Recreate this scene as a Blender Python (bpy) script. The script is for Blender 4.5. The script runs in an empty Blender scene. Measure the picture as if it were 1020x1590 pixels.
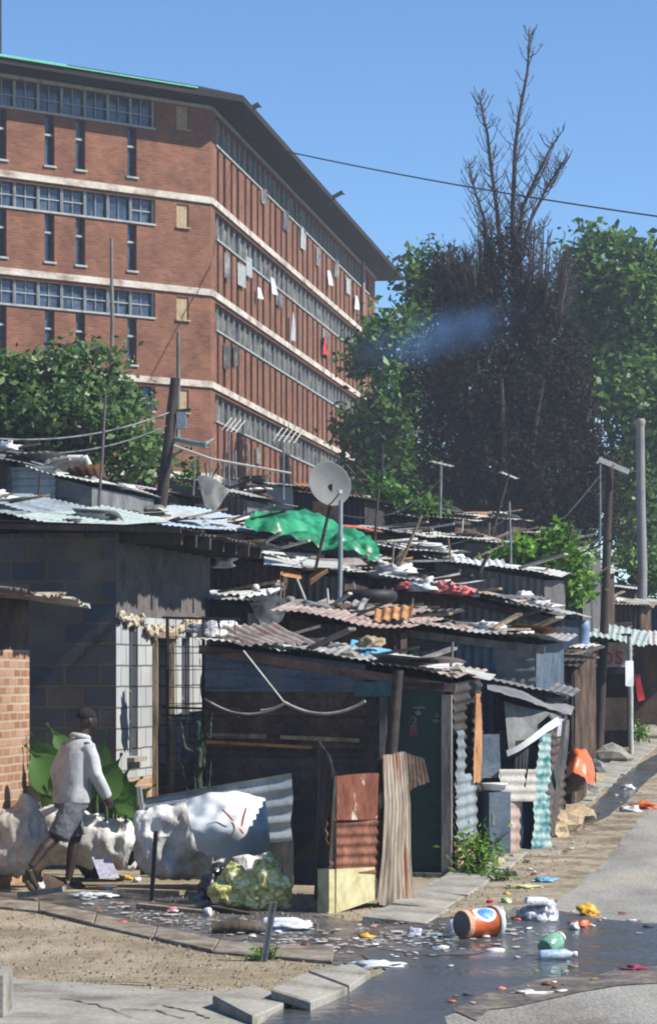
import bpy, bmesh, math, random
import numpy as np
from mathutils import Vector, Matrix, noise
R = math.radians
sc = bpy.context.scene
col = sc.collection
# ------------------------------------------------------------------ camera, sky, sun
F = 4050.0; CX = 510.0; HY = 1042.0; H = 2.1      # focal length in photo pixels, horizon row, eye height
cam = bpy.data.objects.new('camera', bpy.data.cameras.new('camera')); col.objects.link(cam)
cam.location = (0, 0, H); cam.rotation_euler = (R(90), 0, 0)
cam.data.sensor_fit = 'HORIZONTAL'; cam.data.sensor_width = 36
cam.data.lens = 36 * F / 1020; cam.data.shift_y = (HY - 796) / 1020
cam.data.clip_end = 3000; cam.data.clip_start = .5
sc.camera = cam
SUN = Vector((.962, -.272, 0)).normalized(); EL = R(44)
w = bpy.data.worlds.new('World'); sc.world = w; w.use_nodes = True
nt = w.node_tree; bg = nt.nodes['Background']
sky = nt.nodes.new('ShaderNodeTexSky'); sky.sky_type = 'NISHITA'; sky.sun_disc = False
sky.sun_elevation = EL; sky.sun_rotation = math.atan2(SUN.x, SUN.y)
sky.altitude = 1800; sky.air_density = 1.0; sky.dust_density = 0.0; sky.ozone_density = 4.5
hs = nt.nodes.new('ShaderNodeHueSaturation'); hs.inputs['Saturation'].default_value = 1.1; hs.inputs['Value'].default_value = 1.0; nt.links.new(sky.outputs[0], hs.inputs['Color']); nt.links.new(hs.outputs[0], bg.inputs[0]); bg.inputs[1].default_value = .092
sl = bpy.data.lights.new('sun', 'SUN'); sl.energy = 5.0; sl.angle = R(.5); sl.color = (1, .95, .87)
so = bpy.data.objects.new('sun', sl); col.objects.link(so)
sd = Vector((SUN.x * math.cos(EL), SUN.y * math.cos(EL), math.sin(EL)))
so.rotation_euler = sd.to_track_quat('Z', 'Y').to_euler()
sc.view_settings.view_transform = 'Standard'; sc.view_settings.look = 'None'
sc.view_settings.exposure = 0.92; sc.view_settings.gamma = 1
sc.cycles.filter_width = 2.0
sc.cycles.max_bounces = 6; sc.cycles.volume_bounces = 0
# ------------------------------------------------------------------ helpers
rnd = random.Random(7)
def P(px, py, D): return Vector(((px - CX) * D / F, D, H + (HY - py) * D / F))
def g(y): return .026 * (min(max(y, 26), 80) - 26)
def kerbx(y): return -.24 + .194 * (y - 16.4)
def sstep(a, b, x):
    t = min(max((x - a) / (b - a), 0), 1); return t * t * (3 - 2 * t)
def ground(x, y):
    return g(y) + .095 * (min(max(y, 29), 75) - 29) * sstep(1.4, 5.5, (kerbx(y) - x) * .98)
def G(px, py):                                   # ground point of the flat street seen at a photo pixel
    D = 8505 / (py - HY)
    if D > 26: D = F * (H + .676) / ((py - HY) + .026 * F)
    return ((px - CX) * D / F, D)
def lin(c):
    c = c / 255; return c / 12.92 if c < .04045 else ((c + .055) / 1.055) ** 2.4
def C(r, g_, b, k=.66): return (lin(r) * k, lin(g_) * k, lin(b) * k, 1)
_m = {}
def mat(name, cols, scale=2.5, rough=.8, bump=.25, bscale=30, metal=0, spec=.3, stretch=(1, 1, 1), vary=.25, sharp=0, trans=0, alpha=1, detail=5):
    """procedural surface: large noise picks between colours, a fine noise varies the value, bump on top"""
    if name in _m: return _m[name]
    m = bpy.data.materials.new(name); m.use_nodes = True; t = m.node_tree; N = t.nodes; L = t.links
    b = N['Principled BSDF']
    tc = N.new('ShaderNodeTexCoord'); mp = N.new('ShaderNodeMapping'); mp.inputs['Scale'].default_value = stretch
    L.new(tc.outputs['Object'], mp.inputs[0])
    n1 = N.new('ShaderNodeTexNoise'); n1.inputs['Scale'].default_value = scale; n1.inputs['Detail'].default_value = detail; n1.inputs['Roughness'].default_value = .62
    L.new(mp.outputs[0], n1.inputs['Vector'])
    r = N.new('ShaderNodeValToRGB'); L.new(n1.outputs[0], r.inputs[0])
    k = len(cols); e = r.color_ramp.elements
    lo, hi = (.34, .66) if not sharp else (.5 - .16 / sharp, .5 + .16 / sharp)
    while len(e) < k: e.new(.5)
    for i, c in enumerate(cols):
        e[i].position = lo + (hi - lo) * i / max(1, k - 1); e[i].color = c if len(c) == 4 else (*c, 1)
    n2 = N.new('ShaderNodeTexNoise'); n2.inputs['Scale'].default_value = bscale; n2.inputs['Detail'].default_value = 4
    L.new(mp.outputs[0], n2.inputs['Vector'])
    mr = N.new('ShaderNodeMapRange'); mr.inputs[1].default_value = .3; mr.inputs[2].default_value = .7
    mr.inputs[3].default_value = 1 - vary; mr.inputs[4].default_value = 1 + vary * .6
    L.new(n2.outputs[0], mr.inputs[0])
    mx = N.new('ShaderNodeVectorMath'); mx.operation = 'SCALE'
    L.new(r.outputs[0], mx.inputs[0]); L.new(mr.outputs[0], mx.inputs['Scale'])
    L.new(mx.outputs[0], b.inputs['Base Color'])
    b.inputs['Roughness'].default_value = rough; b.inputs['Metallic'].default_value = metal
    b.inputs['Specular IOR Level'].default_value = spec
    if trans: b.inputs['Transmission Weight'].default_value = trans
    if alpha < 1: b.inputs['Alpha'].default_value = alpha
    if bump:
        bp = N.new('ShaderNodeBump'); bp.inputs['Strength'].default_value = bump; bp.inputs['Distance'].default_value = .02
        L.new(n2.outputs[0], bp.inputs['Height']); L.new(bp.outputs[0], b.inputs['Normal'])
    _m[name] = m; return m
def brickmat(name, c1, c2, mortar, bw, bh, ms=.012, rough=.9, dirt=None, var=.5, uvoff=(0, 0)):
    if name in _m: return _m[name]
    m = bpy.data.materials.new(name); m.use_nodes = True; t = m.node_tree; N = t.nodes; L = t.links; b = N['Principled BSDF']
    uv = N.new('ShaderNodeUVMap'); uv.uv_map = 'UVMap'
    mp = N.new('ShaderNodeMapping'); mp.inputs['Location'].default_value = (*uvoff, 0); L.new(uv.outputs[0], mp.inputs[0])
    nw = N.new('ShaderNodeTexNoise'); nw.inputs['Scale'].default_value = 3; L.new(mp.outputs[0], nw.inputs['Vector'])
    ad = N.new('ShaderNodeVectorMath'); ad.operation = 'MULTIPLY_ADD'; ad.inputs[1].default_value = (.02, .02, 0)
    L.new(nw.outputs['Color'], ad.inputs[0]); L.new(mp.outputs[0], ad.inputs[2])
    br = N.new('ShaderNodeTexBrick'); L.new(ad.outputs[0], br.inputs['Vector'])
    br.inputs['Scale'].default_value = 1; br.inputs['Brick Width'].default_value = bw; br.inputs['Row Height'].default_value = bh
    br.inputs['Mortar Size'].default_value = ms; br.inputs['Mortar Smooth'].default_value = .3; br.inputs['Bias'].default_value = 0
    br.inputs['Color1'].default_value = c1; br.inputs['Color2'].default_value = c2; br.inputs['Mortar'].default_value = mortar
    n = N.new('ShaderNodeTexNoise'); n.inputs['Scale'].default_value = .9; n.inputs['Detail'].default_value = 7; n.inputs['Roughness'].default_value = .7
    L.new(mp.outputs[0], n.inputs['Vector'])
    rr = N.new('ShaderNodeValToRGB'); L.new(n.outputs[0], rr.inputs[0])
    rr.color_ramp.elements[0].position = .3; rr.color_ramp.elements[1].position = .72
    rr.color_ramp.elements[0].color = dirt or (1 - var, 1 - var, 1 - var, 1); rr.color_ramp.elements[1].color = (1.1, 1.1, 1.1, 1)
    mx = N.new('ShaderNodeMix'); mx.data_type = 'RGBA'; mx.blend_type = 'MULTIPLY'; mx.inputs['Factor'].default_value = 1
    L.new(br.outputs['Color'], mx.inputs[6]); L.new(rr.outputs[0], mx.inputs[7]); L.new(mx.outputs[2], b.inputs['Base Color'])
    b.inputs['Roughness'].default_value = rough; b.inputs['Specular IOR Level'].default_value = .2
    bp = N.new('ShaderNodeBump'); bp.inputs['Strength'].default_value = .5; bp.inputs['Distance'].default_value = .01; bp.invert = True
    L.new(br.outputs['Fac'], bp.inputs['Height']); L.new(bp.outputs[0], b.inputs['Normal'])
    _m[name] = m; return m
def leafmat(name, a, b2, tr=.35, ro=.5, sp=.35):
    m = bpy.data.materials.new(name); m.use_nodes = True; t = m.node_tree; N = t.nodes; L = t.links; b = N['Principled BSDF']
    geo = N.new('ShaderNodeNewGeometry'); r = N.new('ShaderNodeValToRGB'); L.new(geo.outputs['Random Per Island'], r.inputs[0])
    r.color_ramp.elements[0].color = a; r.color_ramp.elements[1].color = b2
    L.new(r.outputs[0], b.inputs['Base Color']); b.inputs['Roughness'].default_value = ro; b.inputs['Specular IOR Level'].default_value = sp
    if tr:
        ts = N.new('ShaderNodeBsdfTranslucent'); L.new(r.outputs[0], ts.inputs[0])
        ms = N.new('ShaderNodeMixShader'); ms.inputs[0].default_value = tr
        L.new(b.outputs[0], ms.inputs[1]); L.new(ts.outputs[0], ms.inputs[2]); L.new(ms.outputs[0], N['Material Output'].inputs[0])
    return m
class MB:
    """mesh builder: collects shapes, build() links them as one object"""
    def __init__(s): s.v = []; s.f = []; s.sm = []
    def add(s, vs, fs, smooth=False):
        o = len(s.v); s.v += [tuple(v) for v in vs]; s.f += [tuple(i + o for i in f) for f in fs]; s.sm += [smooth] * len(fs); return s
    def box(s, c, size, rz=0, rx=0, ry=0):
        c = Vector(c); M_ = Matrix.Rotation(rz, 3, 'Z') @ Matrix.Rotation(ry, 3, 'Y') @ Matrix.Rotation(rx, 3, 'X')
        vs = [c + M_ @ Vector((x * size[0] / 2, y * size[1] / 2, z * size[2] / 2)) for z in (-1, 1) for y in (-1, 1) for x in (-1, 1)]
        return s.add(vs, [(0, 2, 3, 1), (4, 5, 7, 6), (0, 1, 5, 4), (2, 6, 7, 3), (0, 4, 6, 2), (1, 3, 7, 5)])
    def beam(s, a, b, w_, h_):
        a = Vector(a); b = Vector(b); d = (b - a).normalized()
        up = Vector((0, 0, 1)) if abs(d.z) < .95 else Vector((0, 1, 0))
        x = d.cross(up).normalized(); z = x.cross(d)
        vs = [p + x * (i * w_ / 2) + z * (j * h_ / 2) for p in (a, b) for i, j in ((-1, -1), (1, -1), (1, 1), (-1, 1))]
        return s.add(vs, [(3, 2, 1, 0), (4, 5, 6, 7), (0, 1, 5, 4), (1, 2, 6, 5), (2, 3, 7, 6), (3, 0, 4, 7)])
    def tube(s, pts, rad, n=8, caps=True, flat=1.0, smooth=True):
        pts = [Vector(p) for p in pts]
        if not hasattr(rad, '__len__'): rad = [rad] * len(pts)
        vs = []; ref = None
        for i, p in enumerate(pts):
            d = (pts[min(i + 1, len(pts) - 1)] - pts[max(i - 1, 0)]).normalized()
            if ref is None: ref = Vector((1, 0, 0)) if abs(d.x) < .8 else Vector((0, 1, 0))
            x = (ref - d * ref.dot(d)).normalized(); ref = x; y = d.cross(x)
            for k in range(n):
                a = 2 * math.pi * k / n; vs.append(p + x * (math.cos(a) * rad[i]) + y * (math.sin(a) * rad[i] * flat))
        fs = [(i * n + k, i * n + (k + 1) % n, (i + 1) * n + (k + 1) % n, (i + 1) * n + k) for i in range(len(pts) - 1) for k in range(n)]
        s.add(vs, fs, smooth)
        if caps: s.add(vs[:n], [tuple(range(n))[::-1]]); s.add(vs[-n:], [tuple(range(n))])
        return s
    def rings(s, rs, n=16, smooth=True, caps=True):
        """rs: (centre, rx, ry, yaw) ellipses stacked upward"""
        vs = []
        for c, rx, ry, yaw in rs:
            c = Vector(c)
            for k in range(n):
                a = 2 * math.pi * k / n; x = rx * math.cos(a); y = ry * math.sin(a)
                vs.append(c + Vector((x * math.cos(yaw) - y * math.sin(yaw), x * math.sin(yaw) + y * math.cos(yaw), 0)))
        fs = [(i * n + k, i * n + (k + 1) % n, (i + 1) * n + (k + 1) % n, (i + 1) * n + k) for i in range(len(rs) - 1) for k in range(n)]
        s.add(vs, fs, smooth)
        if caps: s.add(vs[:n], [tuple(range(n))[::-1]]); s.add(vs[-n:], [tuple(range(n))])
        return s
    def lathe(s, prof, M_=None, n=14, caps=True):
        M_ = M_ or Matrix.Identity(4); vs = [M_ @ Vector((r * math.cos(2 * math.pi * k / n), r * math.sin(2 * math.pi * k / n), z)) for r, z in prof for k in range(n)]
        fs = [(i * n + k, i * n + (k + 1) % n, (i + 1) * n + (k + 1) % n, (i + 1) * n + k) for i in range(len(prof) - 1) for k in range(n)]
        s.add(vs, fs, True)
        if caps: s.add(vs[:n], [tuple(range(n))[::-1]]); s.add(vs[-n:], [tuple(range(n))])
        return s
    def blob(s, c, r, sub=2, amp=.25, freq=2.0, seed=0, flatb=None):
        """lumpy stone / crumpled bag"""
        bm = bmesh.new(); bmesh.ops.create_icosphere(bm, subdivisions=sub, radius=1)
        c = Vector(c); r = Vector(r) if hasattr(r, '__len__') else Vector((r, r, r)); o = Vector((seed * 3.7, seed * 1.3, seed * 2.1))
        vs = []
        for v in bm.verts:
            k = 1 + amp * noise.noise(v.co * freq + o) + amp * .5 * noise.noise(v.co * freq * 2.7 + o)
            p = v.co * k; p = Vector((p.x * r.x, p.y * r.y, p.z * r.z))
            if flatb is not None: p.z = max(p.z, -r.z * flatb)
            vs.append(c + p)
        fs = [tuple(x.index for x in f.verts) for f in bm.faces]; bm.free()
        return s.add(vs, fs, True)
    def sheet(s, p00, p10, p11, p01, ribs='V', wl=.1, amp=.016, wob=.015, seed=0, per=6, cross=3, rag=0, jag=0):
        """sheet over four corners; ribs='V': corrugation runs along p00->p01, 'U': along p00->p10, None: flat"""
        p00, p10, p11, p01 = map(Vector, (p00, p10, p11, p01))
        U = (p10 - p00); V = (p01 - p00); n = U.cross(V).normalized(); lu = U.length; lv = V.length
        if ribs == 'V': nu = max(2, int(lu / wl * per)); nv = cross
        elif ribs == 'U': nv = max(2, int(lv / wl * per)); nu = cross
        else: nu = max(3, int(lu / .25)); nv = max(3, int(lv / .25))
        nu = min(nu, 420); nv = min(nv, 420); vs = []
        for j in range(nv + 1):
            for i in range(nu + 1):
                a, b = i / nu, j / nv
                if rag and ribs != 'U' and j in (0, nv): b += (1 if j else -1) * rag * (noise.noise(Vector((a * lu * 1.7, seed, j))) + .6 * noise.noise(Vector((a * lu * 7, seed, j)))) / lv
                if rag and ribs == 'U' and i in (0, nu): a += (1 if i else -1) * rag * noise.noise(Vector((b * lv * 4, seed, i))) / lu
                p = p00.lerp(p10, a).lerp(p01.lerp(p11, a), b)
                h_ = wob * noise.noise(Vector((a * lu * 1.1 + seed * 7.1, b * lv * 1.1, seed)))
                if ribs == 'V': h_ += amp * math.sin(2 * math.pi * a * lu / wl)
                elif ribs == 'U': h_ += amp * math.sin(2 * math.pi * b * lv / wl)
                vs.append(p + n * h_)
        fs = [(j * (nu + 1) + i, j * (nu + 1) + i + 1, (j + 1) * (nu + 1) + i + 1, (j + 1) * (nu + 1) + i) for j in range(nv) for i in range(nu)]
        return s.add(vs, fs, True)
    def mesh(s, name, m):
        me = bpy.data.meshes.new(name); me.from_pydata(s.v, [], s.f)
        me.polygons.foreach_set('use_smooth', s.sm); me.materials.append(m)
        uvl = me.uv_layers.new(name='UVMap'); co = s.v; uv = uvl.data
        for p in me.polygons:
            n = p.normal
            if abs(n.z) > .75:
                for li in p.loop_indices: c = co[me.loops[li].vertex_index]; uv[li].uv = (c[0], c[1])
            else:
                tx, ty = -n.y, n.x; l = math.hypot(tx, ty) or 1; tx /= l; ty /= l
                for li in p.loop_indices: c = co[me.loops[li].vertex_index]; uv[li].uv = (c[0] * tx + c[1] * ty, c[2])
        return me
    def build(s, name, m, parent=None, loc=None, rz=0, label=None, cat=None, group=None, kind=None):
        o = bpy.data.objects.new(name, s.mesh(name, m)); col.objects.link(o)
        if parent: o.parent = parent
        if loc is not None: o.location = loc
        if rz: o.rotation_euler.z = rz
        return tag(o, label, cat, group, kind)
def tag(o, label=None, cat=None, group=None, kind=None):
    if label: o['label'] = label
    if cat: o['category'] = cat
    if group: o['group'] = group
    if kind: o['kind'] = kind
    return o
def empty(name, loc, label, cat, group=None, rz=0):
    o = bpy.data.objects.new(name, None); col.objects.link(o); o.location = loc; o.rotation_euler.z = rz; o.empty_display_size = .2
    return tag(o, label, cat, group)
def copy_tree(o, parent=None):
    c = o.copy(); col.objects.link(c); c.parent = parent
    for ch in list(o.children): copy_tree(ch, c)
    return c
def remesh(mb, name, m, voxel, smooth=3, parent=None, disp=0, freq=6, zs=1):
    """fuse the builder's overlapping shapes into one continuous skin"""
    o = mb.build(name, m, parent); md = o.modifiers.new('r', 'REMESH'); md.mode = 'VOXEL'; md.voxel_size = voxel; md.use_smooth_shade = True
    if smooth: sm = o.modifiers.new('s', 'SMOOTH'); sm.iterations = smooth; sm.factor = .5
    dg = bpy.context.evaluated_depsgraph_get(); dg.update()
    me = bpy.data.meshes.new_from_object(o.evaluated_get(dg)); o.modifiers.clear(); old = o.data; o.data = me; bpy.data.meshes.remove(old)
    if disp:
        me.update(); nr = [v.normal.copy() for v in me.vertices]
        for v, n in zip(me.vertices, nr):
            q_ = Vector((v.co.x, v.co.y, v.co.z * zs)); k = noise.noise(Vector(v.co) * freq) * .8 - .9 * abs(noise.noise(q_ * freq * 1.9)) - .45 * abs(noise.noise(q_ * freq * 4.3))
            v.co = v.co + n * (disp * k)
    me.materials.clear(); me.materials.append(m); me.polygons.foreach_set('use_smooth', [True] * len(me.polygons)); me.update()
    return o
def leaves(name, cen, size, m, parent=None, seed=0, asp=.55, droop=0.0, rng=None, **kw):
    """one mesh of many small bent leaves at the given centres (numpy n x 3)"""
    rng = rng or np.random.default_rng(seed); n = len(cen)
    d = rng.normal(size=(n, 3)); d[:, 2] = d[:, 2] * .7 - droop; d /= np.linalg.norm(d, axis=1)[:, None]
    q = rng.normal(size=(n, 3)); x = np.cross(d, q); x /= np.linalg.norm(x, axis=1)[:, None]; nn = np.cross(d, x)
    L = (size * rng.uniform(.6, 1.3, n))[:, None]
    v = np.empty((n, 4, 3)); v[:, 0] = cen - d * L * .5; v[:, 1] = cen + x * L * asp * .5 + nn * L * .12; v[:, 2] = cen + d * L * .5; v[:, 3] = cen - x * L * asp * .5 + nn * L * .12
    me = bpy.data.meshes.new(name); me.vertices.add(n * 4); me.vertices.foreach_set('co', v.reshape(-1)); me.loops.add(n * 4)
    me.loops.foreach_set('vertex_index', np.arange(n * 4)); me.polygons.add(n); me.polygons.foreach_set('loop_start', np.arange(n) * 4)
    me.polygons.foreach_set('loop_total', np.full(n, 4)); me.update(); me.validate(); me.materials.append(m)
    o = bpy.data.objects.new(name, me); col.objects.link(o)
    if parent: o.parent = parent
    return tag(o, **kw)
def poly(pts, off, m, name, label=None, amp=0.0, step=.5, seed=0, **kw):
    """a sheet draped on the street: polygon cut where the street starts to climb"""
    out = []
    for i, a in enumerate(pts):
        b = pts[(i + 1) % len(pts)]; l = math.dist(a, b); k = max(1, int(l / step)) if amp else 1
        for j in range(k):
            t = j / k; x = a[0] + (b[0] - a[0]) * t; y = a[1] + (b[1] - a[1]) * t
            if amp and j: x += amp * noise.noise(Vector((x * 2.3, y * 2.3, seed))); y += amp * 2 * noise.noise(Vector((x * 2.3, y * 2.3, seed + 9)))
            out.append((x, y))
    bm = bmesh.new(); f = bm.faces.new([bm.verts.new((x, y, 0)) for x, y in out])
    for yc in (26, 80): bmesh.ops.bisect_plane(bm, geom=bm.verts[:] + bm.edges[:] + bm.faces[:], plane_co=(0, yc, 0), plane_no=(0, 1, 0))
    bmesh.ops.triangulate(bm, faces=bm.faces[:])
    for v in bm.verts: v.co.z = g(v.co.y) + off
    bmesh.ops.recalc_face_normals(bm, faces=bm.faces[:])
    if sum(f.normal.z for f in bm.faces) < 0: bmesh.ops.reverse_faces(bm, faces=bm.faces[:])
    me = bpy.data.meshes.new(name); bm.to_mesh(me); bm.free(); me.materials.append(m)
    o = bpy.data.objects.new(name, me); col.objects.link(o); return tag(o, label, **kw)
E1 = Vector((.19, .982, 0)).normalized(); E2 = Vector((E1.y, -E1.x, 0)); RZ = math.atan2(E2.y, E2.x)
# ------------------------------------------------------------------ materials
sand = mat('sand', [C(140, 122, 98), C(176, 158, 130), C(190, 176, 150)], .9, .95, .5, 14, vary=.22, spec=.1)
asph = mat('asphalt', [C(128, 122, 112), C(148, 145, 138), C(160, 158, 152), C(176, 166, 148)], 1.1, .9, .5, 42, vary=.3, spec=.2, detail=9, stretch=(1, .45, 1))
silt = mat('wet silt', [C(84, 76, 66), C(112, 102, 90), C(150, 140, 122)], 3.5, .55, .7, 18, vary=.4, spec=.4, detail=9)
concr = mat('concrete', [C(120, 116, 108), C(158, 154, 144), C(172, 168, 158)], 1.7, .9, .35, 26, vary=.18, spec=.15)
mud = mat('wet mud', [C(62, 58, 56), C(96, 90, 86), C(128, 122, 116)], 3.2, .35, .8, 17, vary=.45, spec=.5)
dirt = mat('gutter dirt', [C(112, 100, 84), C(158, 145, 124), C(176, 166, 148)], 2.2, .9, .6, 16, vary=.35, spec=.15)
hillm = mat('bank earth', [C(82, 72, 58), C(120, 106, 84), C(96, 100, 60)], .35, .95, .6, 6, vary=.3, spec=.1)
galv = mat('galvanised iron', [C(120, 128, 134), C(160, 170, 174), C(186, 194, 196)], 2.2, .45, .1, 30, metal=.35, vary=.15, stretch=(1, 1, .35))
galvd = mat('dull grey iron', [C(84, 84, 84), C(112, 112, 112), C(100, 92, 86)], 2.0, .6, .15, 24, metal=.15, vary=.25, stretch=(1, 1, .35))
bluei = mat('blue grey iron', [C(62, 76, 96), C(92, 108, 126), C(110, 118, 126)], 1.6, .6, .15, 24, metal=.1, vary=.25)
navy = mat('dark blue board', [C(26, 34, 52), C(38, 50, 74), C(52, 56, 66)], 1.6, .7, .15, 24, vary=.25)
rust = mat('rusty iron', [C(92, 58, 46), C(124, 78, 60), C(150, 104, 80)], 3.0, .85, .3, 22, vary=.35, stretch=(1, 1, .5))
rustp = mat('rust and old paint', [C(206, 198, 176), C(140, 84, 62), C(130, 76, 56), C(124, 70, 52), C(118, 68, 52), C(104, 60, 46)], 6, .8, .3, 26, vary=.25, sharp=1.3, stretch=(1, 1, .55))
rustg = mat('streaked iron', [C(92, 84, 76), C(172, 158, 140), C(196, 184, 166), C(150, 92, 62)], 3.2, .75, .25, 20, vary=.3, stretch=(1.6, 1.6, .22), sharp=1.2)
brownw = mat('dark brown boards', [C(54, 44, 38), C(86, 68, 58), C(112, 92, 76)], 2.0, .85, .3, 22, vary=.35)
tarry = mat('blackened boards', [C(36, 33, 32), C(62, 56, 54), C(88, 78, 72)], 2.0, .85, .3, 20, vary=.35)
wood = mat('weathered wood', [C(110, 94, 76), C(146, 128, 104), C(176, 160, 134)], 3.5, .85, .4, 26, vary=.35, stretch=(1, 1, .3))
woodd = mat('dark post wood', [C(42, 36, 34), C(66, 56, 52), C(84, 74, 66)], 3.5, .85, .5, 26, vary=.3, stretch=(1, 1, .2))
greyw = mat('grey plank', [C(96, 92, 86), C(126, 122, 116), C(150, 146, 138)], 3.5, .85, .3, 26, vary=.25, stretch=(1, 1, .3))
pale = mat('pale sheet', [C(176, 178, 172), C(206, 206, 200), C(150, 140, 124)], 1.8, .6, .15, 24, vary=.15, metal=.1)
palegr = mat('pale green sheet', [C(150, 168, 162), C(182, 196, 190), C(140, 150, 142)], 1.8, .55, .15, 24, vary=.15, metal=.1)
paleb = mat('pale blue sheet', [C(150, 170, 190), C(190, 206, 220), C(166, 172, 176)], 1.4, .5, .1, 24, vary=.12, metal=.15)
greenp = mat('green door paint', [C(24, 50, 44), C(32, 66, 58), C(40, 60, 56)], 2.2, .6, .1, 18, vary=.2)
teal = mat('teal board', [C(50, 86, 94), C(74, 112, 118), C(62, 96, 104)], 2.2, .7, .1, 18, vary=.2)
aqua = mat('aqua iron', [C(70, 128, 136), C(150, 182, 182), C(170, 190, 186)], 5, .6, .15, 24, vary=.25, sharp=1.5)
pinkm = mat('pinkish iron', [C(134, 112, 104), C(166, 140, 130), C(182, 164, 154)], 2.2, .7, .15, 24, vary=.2, stretch=(1, 1, .4))
orangeb = mat('orange brown hardboard', [C(140, 92, 54), C(186, 132, 84), C(196, 150, 104)], 3, .8, .2, 22, vary=.25)
plasticw = mat('white plastic', [C(196, 200, 204), C(228, 230, 232), C(236, 238, 240)], 3, .45, .1, 20, vary=.08, spec=.5)
bagw = mat('dirty white woven bag', [C(168, 162, 152), C(220, 218, 214), C(244, 244, 242)], 1.8, .7, .3, 34, vary=.14)
tarpw = mat('white tarpaulin', [C(196, 204, 210), C(224, 230, 234), C(204, 204, 200)], 1.8, .5, .15, 14, vary=.1)
tarpg = mat('green tarpaulin', [C(16, 100, 66), C(34, 146, 96), C(60, 178, 132)], 1.4, .45, .2, 10, vary=.2, spec=.5)
greyt = mat('grey tarpaulin', [C(86, 88, 88), C(116, 118, 118), C(134, 136, 134)], 1.6, .6, .2, 12, vary=.15)
dkt = mat('dark tarpaulin', [C(44, 46, 50), C(64, 66, 70), C(76, 78, 82)], 1.6, .6, .2, 12, vary=.2)
blk = mat('black rubber', [C(24, 24, 26), C(36, 36, 38), C(48, 46, 46)], 3, .6, .3, 30, vary=.3)
bluep = mat('blue plastic', [C(60, 130, 176), C(110, 178, 210), C(150, 200, 220)], 3, .4, .2, 14, vary=.15, spec=.5)
redc = mat('red cloth', [C(196, 30, 40), C(214, 60, 66), C(200, 40, 50)], 3, .8, .2, 20, vary=.15)
pinkc = mat('faded red cloth', [C(210, 90, 92), C(226, 130, 130), C(214, 100, 100)], 3, .8, .2, 20, vary=.15)
orange = mat('orange plastic', [C(214, 92, 40), C(232, 112, 52), C(206, 100, 54)], 3, .45, .15, 20, vary=.12, spec=.5)
yellow = mat('yellow plastic', [C(220, 160, 30), C(236, 184, 60), C(214, 150, 40)], 3, .5, .15, 20, vary=.12)
stone = mat('grey stone', [C(92, 88, 82), C(140, 134, 124), C(164, 158, 146)], 3, .9, .5, 22, vary=.25)
stonet = mat('tan stone', [C(140, 120, 94), C(178, 156, 124), C(190, 170, 140)], 3, .9, .5, 22, vary=.25)
steel = mat('weathered steel', [C(96, 100, 104), C(140, 144, 148), C(158, 160, 162)], 4, .45, .1, 30, metal=.5, vary=.15)
dsteel = mat('dark steel', [C(36, 36, 38), C(56, 52, 50), C(76, 62, 54)], 4, .6, .2, 30, metal=.3, vary=.2)
# ------------------------------------------------------------------ the ground
def build_ground():
    ys = [5, 12] + [14 + .5 * i for i in range(24)] + [26, 27, 28, 29] + list(range(30, 76)) + [80, 90, 110, 150, 220, 350, 600, 1200]
    xs = [-900, -400, -200, -100, -60, -40] + [-30 + i for i in range(61)] + [40, 60, 100, 200, 400, 900]
    v = [(x, y, ground(x, y)) for y in ys for x in xs]; n = len(xs)
    f = [(j * n + i, j * n + i + 1, (j + 1) * n + i + 1, (j + 1) * n + i) for j in range(len(ys) - 1) for i in range(n - 1)]
    b = MB(); b.add(v, f, True)
    # earth colours: sand near the street, darker weeds and soil on the bank
    m = bpy.data.materials.new('earth'); m.use_nodes = True; t = m.node_tree; N = t.nodes; L = t.links; B = N['Principled BSDF']
    tc = N.new('ShaderNodeTexCoord'); n1 = N.new('ShaderNodeTexNoise'); n1.inputs['Scale'].default_value = .8; n1.inputs['Detail'].default_value = 8; n1.inputs['Roughness'].default_value = .65
    L.new(tc.outputs['Object'], n1.inputs[0]); r = N.new('ShaderNodeValToRGB'); L.new(n1.outputs[0], r.inputs[0])
    e = r.color_ramp.elements; e[0].position = .33; e[0].color = C(134, 120, 100); e[1].position = .62; e[1].color = C(190, 176, 152); e.new(.47).color = C(168, 153, 128)
    n2 = N.new('ShaderNodeTexNoise'); n2.inputs['Scale'].default_value = 9; n2.inputs['Detail'].default_value = 8; n2.inputs['Roughness'].default_value = .7; L.new(tc.outputs['Object'], n2.inputs[0])
    n3 = N.new('ShaderNodeTexNoise'); n3.inputs['Scale'].default_value = 45; n3.inputs['Detail'].default_value = 3; L.new(tc.outputs['Object'], n3.inputs[0])
    a = N.new('ShaderNodeMath'); a.operation = 'ADD'; L.new(n2.outputs[0], a.inputs[0]); L.new(n3.outputs[0], a.inputs[1])
    mr = N.new('ShaderNodeMapRange'); mr.inputs[1].default_value = .7; mr.inputs[2].default_value = 1.3; mr.inputs[3].default_value = .62; mr.inputs[4].default_value = 1.2; L.new(a.outputs[0], mr.inputs[0])
    s_ = N.new('ShaderNodeVectorMath'); s_.operation = 'SCALE'; L.new(r.outputs[0], s_.inputs[0]); L.new(mr.outputs[0], s_.inputs['Scale'])
    L.new(s_.outputs[0], B.inputs['Base Color']); B.inputs['Roughness'].default_value = .95; B.inputs['Specular IOR Level'].default_value = .1
    bp = N.new('ShaderNodeBump'); bp.inputs['Strength'].default_value = .7; bp.inputs['Distance'].default_value = .04; L.new(a.outputs[0], bp.inputs['Height']); L.new(bp.outputs[0], B.inputs['Normal'])
    return b.build('ground', m, kind='structure')
build_ground()
def K(y, off): return (kerbx(y) + off, y)          # a point measured from the kerb line
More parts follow.
